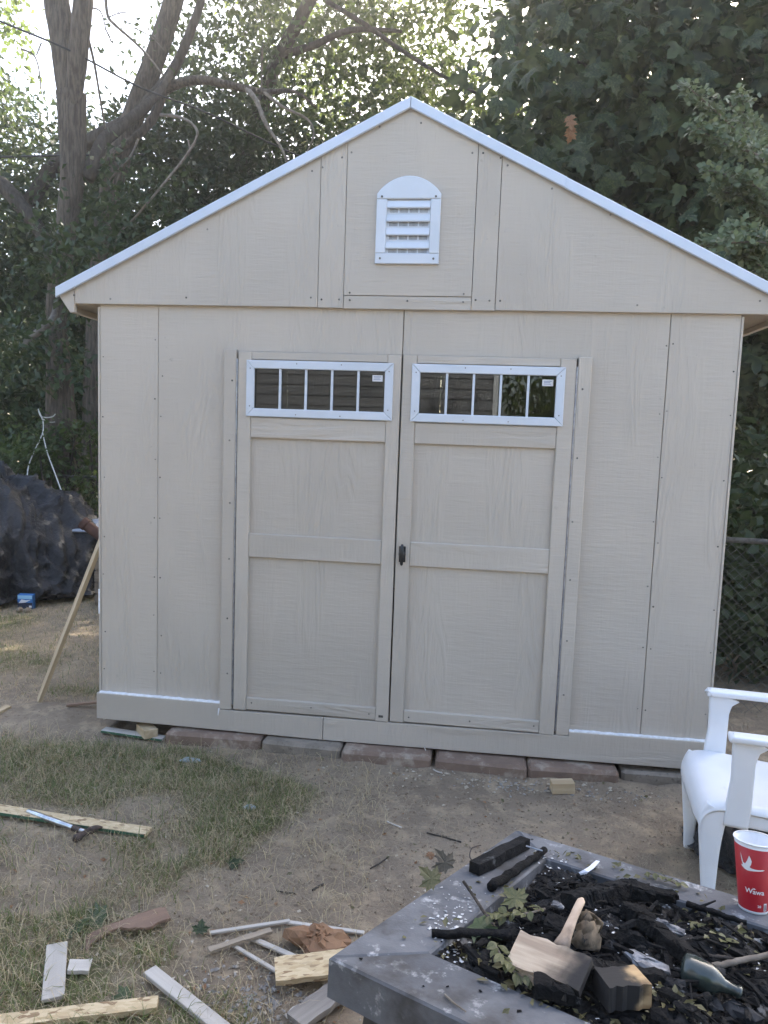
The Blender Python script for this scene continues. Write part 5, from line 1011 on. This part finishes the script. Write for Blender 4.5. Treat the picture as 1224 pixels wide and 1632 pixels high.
o = part('mortar_rubble', join(bits(260, 0, 0, .007, 85, 0, 0, 0, 0, gzf, (1.36, -1.68, .12, .07), thin=.6), bits(160, 0, 0, .006, 86, 0, 0, 0, 0, gzf, (2.35, -.20, .25, .03), thin=.6)), M_rub); tag(o, 'crumbled pale mortar rubble by the fire pit and pavers', 'rubble', kind='stuff')
for k, (q, w_, lab) in enumerate([((0.587,-0.25), .035, 'crumpled pale blue plastic scrap on the grass below the left door'), ((1.006,-0.632), .022, 'small folded blue white scrap at the edge of the grass')]):
    tag(part('plastic_scrap', jag(blob(G(q, .008), (w_, w_*.6, .012), 90+k, .5, 12, 6), .003, 90+k), M_film, M=None), lab, 'plastic scrap', 'plastic scraps')
for k, (q, s_, mat_, lab) in enumerate([((1.063,-1.068), .060, L_dark, 'dark curled leaf on the soil right of the hammer'), ((0.766,-1.434), .14, L_big, 'broad green weed leaf behind the brown hardboard scrap'), ((0.706,-1.5), .10, L_big, 'green weed leaf left of the brown hardboard scrap'), ((1.095,-1.443), .05, L_dark, 'dark green leaf at the left end of the thin strips'), ((1,-1.718), .07, L_big, 'small green leaf above the bottom strand board strip'), ((1.793,-0.857), .035, L_brown, 'small brown leaf on the soil behind the fire pit')]):
    lone_leaf(lab, G(q, .014), (rnd.uniform(-.3, .3), rnd.uniform(-.6, -.1), 1), (rnd.uniform(-1, 1), rnd.uniform(-.6, .6), .1), s_, big_me, mat_)
for k, (a, b_, lab) in enumerate([((1.396,-1.146), (1.429,-1.11), 'short thick dark twig on the soil left of the fire pit'), ((1.77,-0.7), (1.911,-0.745), 'thin curved twig on the soil behind the fire pit'), ((1.598,-0.644), (1.665,-0.672), 'pale sliver on the soil below the doors'), ((1.578,-0.981), (1.635,-0.899), 'fine bent twig on the bare soil'), ((1.271,-1.172), (1.343,-1.188), 'fine twig on the soil right of the worn grass'), ((1.763,-0.148), (1.809,-0.172), 'pale splinter before the pavers'), ((1.677,0.103), (1.72,-0.095), 'white splinter lying on the middle paver')]):
    z_ = .005 if k != 6 else .075; p0 = G(a, z_); p1 = G(b_, z_); md = tuple((x+y)/2+rnd.uniform(-.006, .006)*(i < 2) for i, (x, y) in enumerate(zip(p0, p1)))
    tag(part('twig', tube(smooth_path([p0, md, p1], None, 4), [.004 if k in (0,) else .0028]*9, 6, .25, k), W_white if k in (2, 5, 6) else M_bark2), lab, 'twig', 'twigs on the soil')

r5 = np.random.default_rng(55); n5 = 420; x5 = r5.uniform(-.8, 3.2, n5); y5 = r5.uniform(-1.85, -.1, n5); z5 = gz(x5, y5)+.004
for nm, sl_, mt, lb in (('brown_leaf_litter', slice(0, 230), L_brown, 'tiny brown leaf fragments scattered over the soil and grass'), ('olive_leaf_litter', slice(230, n5), M_olive, 'tiny withered olive leaves scattered over the soil and grass')):
    q5 = np.stack([x5, y5, z5], 1)[sl_]; k5 = len(q5); V_, F_ = leaves(q5, np.array([0, 0, 1])+r5.normal(size=(k5, 3))*.4, r5.normal(size=(k5, 3))*np.array([1, 1, .15]), .018*r5.uniform(.5, 1.5, k5), LEAF); c = V_.mean(0)
    tag(place(nm, fast_mesh(nm, V_-c, F_), mt, None, Matrix.Translation(Vector(c))), lb, 'leaf litter', kind='stuff')

# ------------------------------------------------------------------ grass
def blades(n, lo, hi, dens, hgt, wid, lean, seed, nseg=3):
    r = np.random.default_rng(seed); x = r.uniform(lo[0], hi[0], n*3); y = r.uniform(lo[1], hi[1], n*3); k = r.random(n*3) < dens(x, y); x, y = x[k][:n], y[k][:n]
    ok = ~((x > -.03) & (x < 3.08) & (y > -.035) & (y < 3.7))
    for p0, p1, w in SEGS:
        d = np.array(p1[:2])-np.array(p0[:2]); L2 = d@d
        if L2 < 1e-6: continue
        t = np.clip(((x-p0[0])*d[0]+(y-p0[1])*d[1])/L2, 0, 1); ok &= np.hypot(x-p0[0]-t*d[0], y-p0[1]-t*d[1]) > w/2-.003
    for x0, x1, ya, yb, kk, lb in pv: ok &= ~((x > x0-.01) & (x < x1+.01) & (y > min(ya, yb)-.012))
    x, y = x[ok], y[ok]; n = len(x); z = gz(x, y)-.004; h = hgt*r.uniform(.45, 1.35, n); an = r.uniform(0, 6.283, n); an2 = an+np.pi/2+r.normal(size=n)*.5
    dirv = np.stack([np.cos(an), np.sin(an)], 1); wv = np.stack([np.cos(an2), np.sin(an2)], 1)*(wid*r.uniform(.6, 1.3, n))[:, None]; ln = lean*r.uniform(.3, 1.5, n)
    rows = []
    for s in range(nseg+1):
        t = s/nseg; a = ln*t**1.4; up = h*t*np.cos(np.minimum(a*.75, 1.45)); out = h*t*np.sin(np.minimum(a, 1.5)); wd = (1-t)**.7
        cx = x+dirv[:, 0]*out; cy = y+dirv[:, 1]*out; zz = np.maximum(z+up, gz(cx, cy)+.0015)
        if s < nseg: rows += [np.stack([cx-wv[:, 0]*wd/2, cy-wv[:, 1]*wd/2, zz], 1), np.stack([cx+wv[:, 0]*wd/2, cy+wv[:, 1]*wd/2, zz], 1)]
        else: rows.append(np.stack([cx, cy, zz], 1))
    kv = len(rows); V_ = np.stack(rows, 1).reshape(-1, 3); f = []
    for s in range(nseg-1): f += [(2*s, 2*s+1, 2*s+3), (2*s, 2*s+3, 2*s+2)]
    f.append((2*nseg-2, 2*nseg-1, 2*nseg)); F_ = np.array(f)[None]+(np.arange(n)*kv)[:, None, None]
    return V_, F_.reshape(-1, 3)
def turf(name, label, geos, mat):
    V_ = []; F_ = []; k = 0
    for v, f in geos: V_.append(v); F_.append(f+k); k += len(v)
    V_ = np.concatenate(V_); F_ = np.concatenate(F_); c = V_.mean(0); o = place(name, fast_mesh(name, V_-c, F_), mat, None, Matrix.Translation(Vector(c))); return tag(o, label, 'grass', kind='stuff')
Gr1 = leaf_mat('living grass', (.090, .120, .036), (.140, .165, .058), .3, dead=(.30, .24, .13)); Gr2 = leaf_mat('dry grass', (.34, .275, .155), (.46, .385, .24), .2); Gr3 = leaf_mat('straw thatch', (.24, .195, .125), (.40, .34, .24), .1)
dn = lambda x, y: np.clip(grass_density(x, y), 0, 1)**1.9
turf('lawn_grass', 'short living grass of the worn lawn at left', [blades(12500, (-.9, -1.95), (1.5, -.05), dn, .064, .0034, 1.35, 301), blades(12000, (-3.2, .3), (-.1, 4), lambda x, y: .8*dn(x, y), .055, .004, 1.2, 302)], Gr1)
turf('dry_grass', 'dry tan grass blades mixed into the worn lawn', [blades(17000, (-.9, -1.95), (1.6, -.05), lambda x, y: .2+.8*dn(x, y), .066, .0026, 1.7, 303), blades(12000, (-3.4, .3), (-.05, 4), lambda x, y: .35+0*x, .05, .0032, 1.5, 304)], Gr2)
turf('straw', 'flattened straw and thatch strewn over the bare soil', [blades(12000, (-.9, -1.95), (1.5, -.1), lambda x, y: .3+0*x, .06, .0018, 3.2, 305), blades(7000, (.8, -1.7), (3.6, -.08), lambda x, y: .05+.22*sstep(.5, .75, vnoise(x*4, y*4, 33))+.5*sstep(2.2, 3, x), .055, .0016, 3.0, 306), blades(6000, (-3.4, .2), (-.05, 3), lambda x, y: .4+0*x, .07, .0022, 3.0, 307), blades(2500, (3.05, -1.2), (4.6, 3), lambda x, y: .5+0*x, .07, .003, 2.6, 308)], Gr3)

# ------------------------------------------------------------------ added haze volume standing in for lens flare
hz = fast_mesh('glare', [(x, y, z) for z in (-1.2, 14.5) for y in (-80, 85) for x in (-80, 80)], [(0, 2, 3, 1), (4, 5, 7, 6), (0, 1, 5, 4), (2, 6, 7, 3), (0, 4, 6, 2), (1, 3, 7, 5)])
hm_ = bpy.data.materials.new('pale haze'); hm_.use_nodes = True; nt = hm_.node_tree; nt.nodes.remove(nt.nodes['Principled BSDF'])
pvn = nt.nodes.new('ShaderNodeVolumePrincipled'); pvn.inputs['Color'].default_value = (1, .96, .9, 1); pvn.inputs['Density'].default_value = .0043; pvn.inputs['Anisotropy'].default_value = .80
nt.links.new(pvn.outputs[0], nt.nodes['Material Output'].inputs['Volume'])
hzo = place('glare', hz, hm_, None, Matrix()); tag(hzo, 'added volume of haze in the air of the yard', 'glare', kind='stuff')
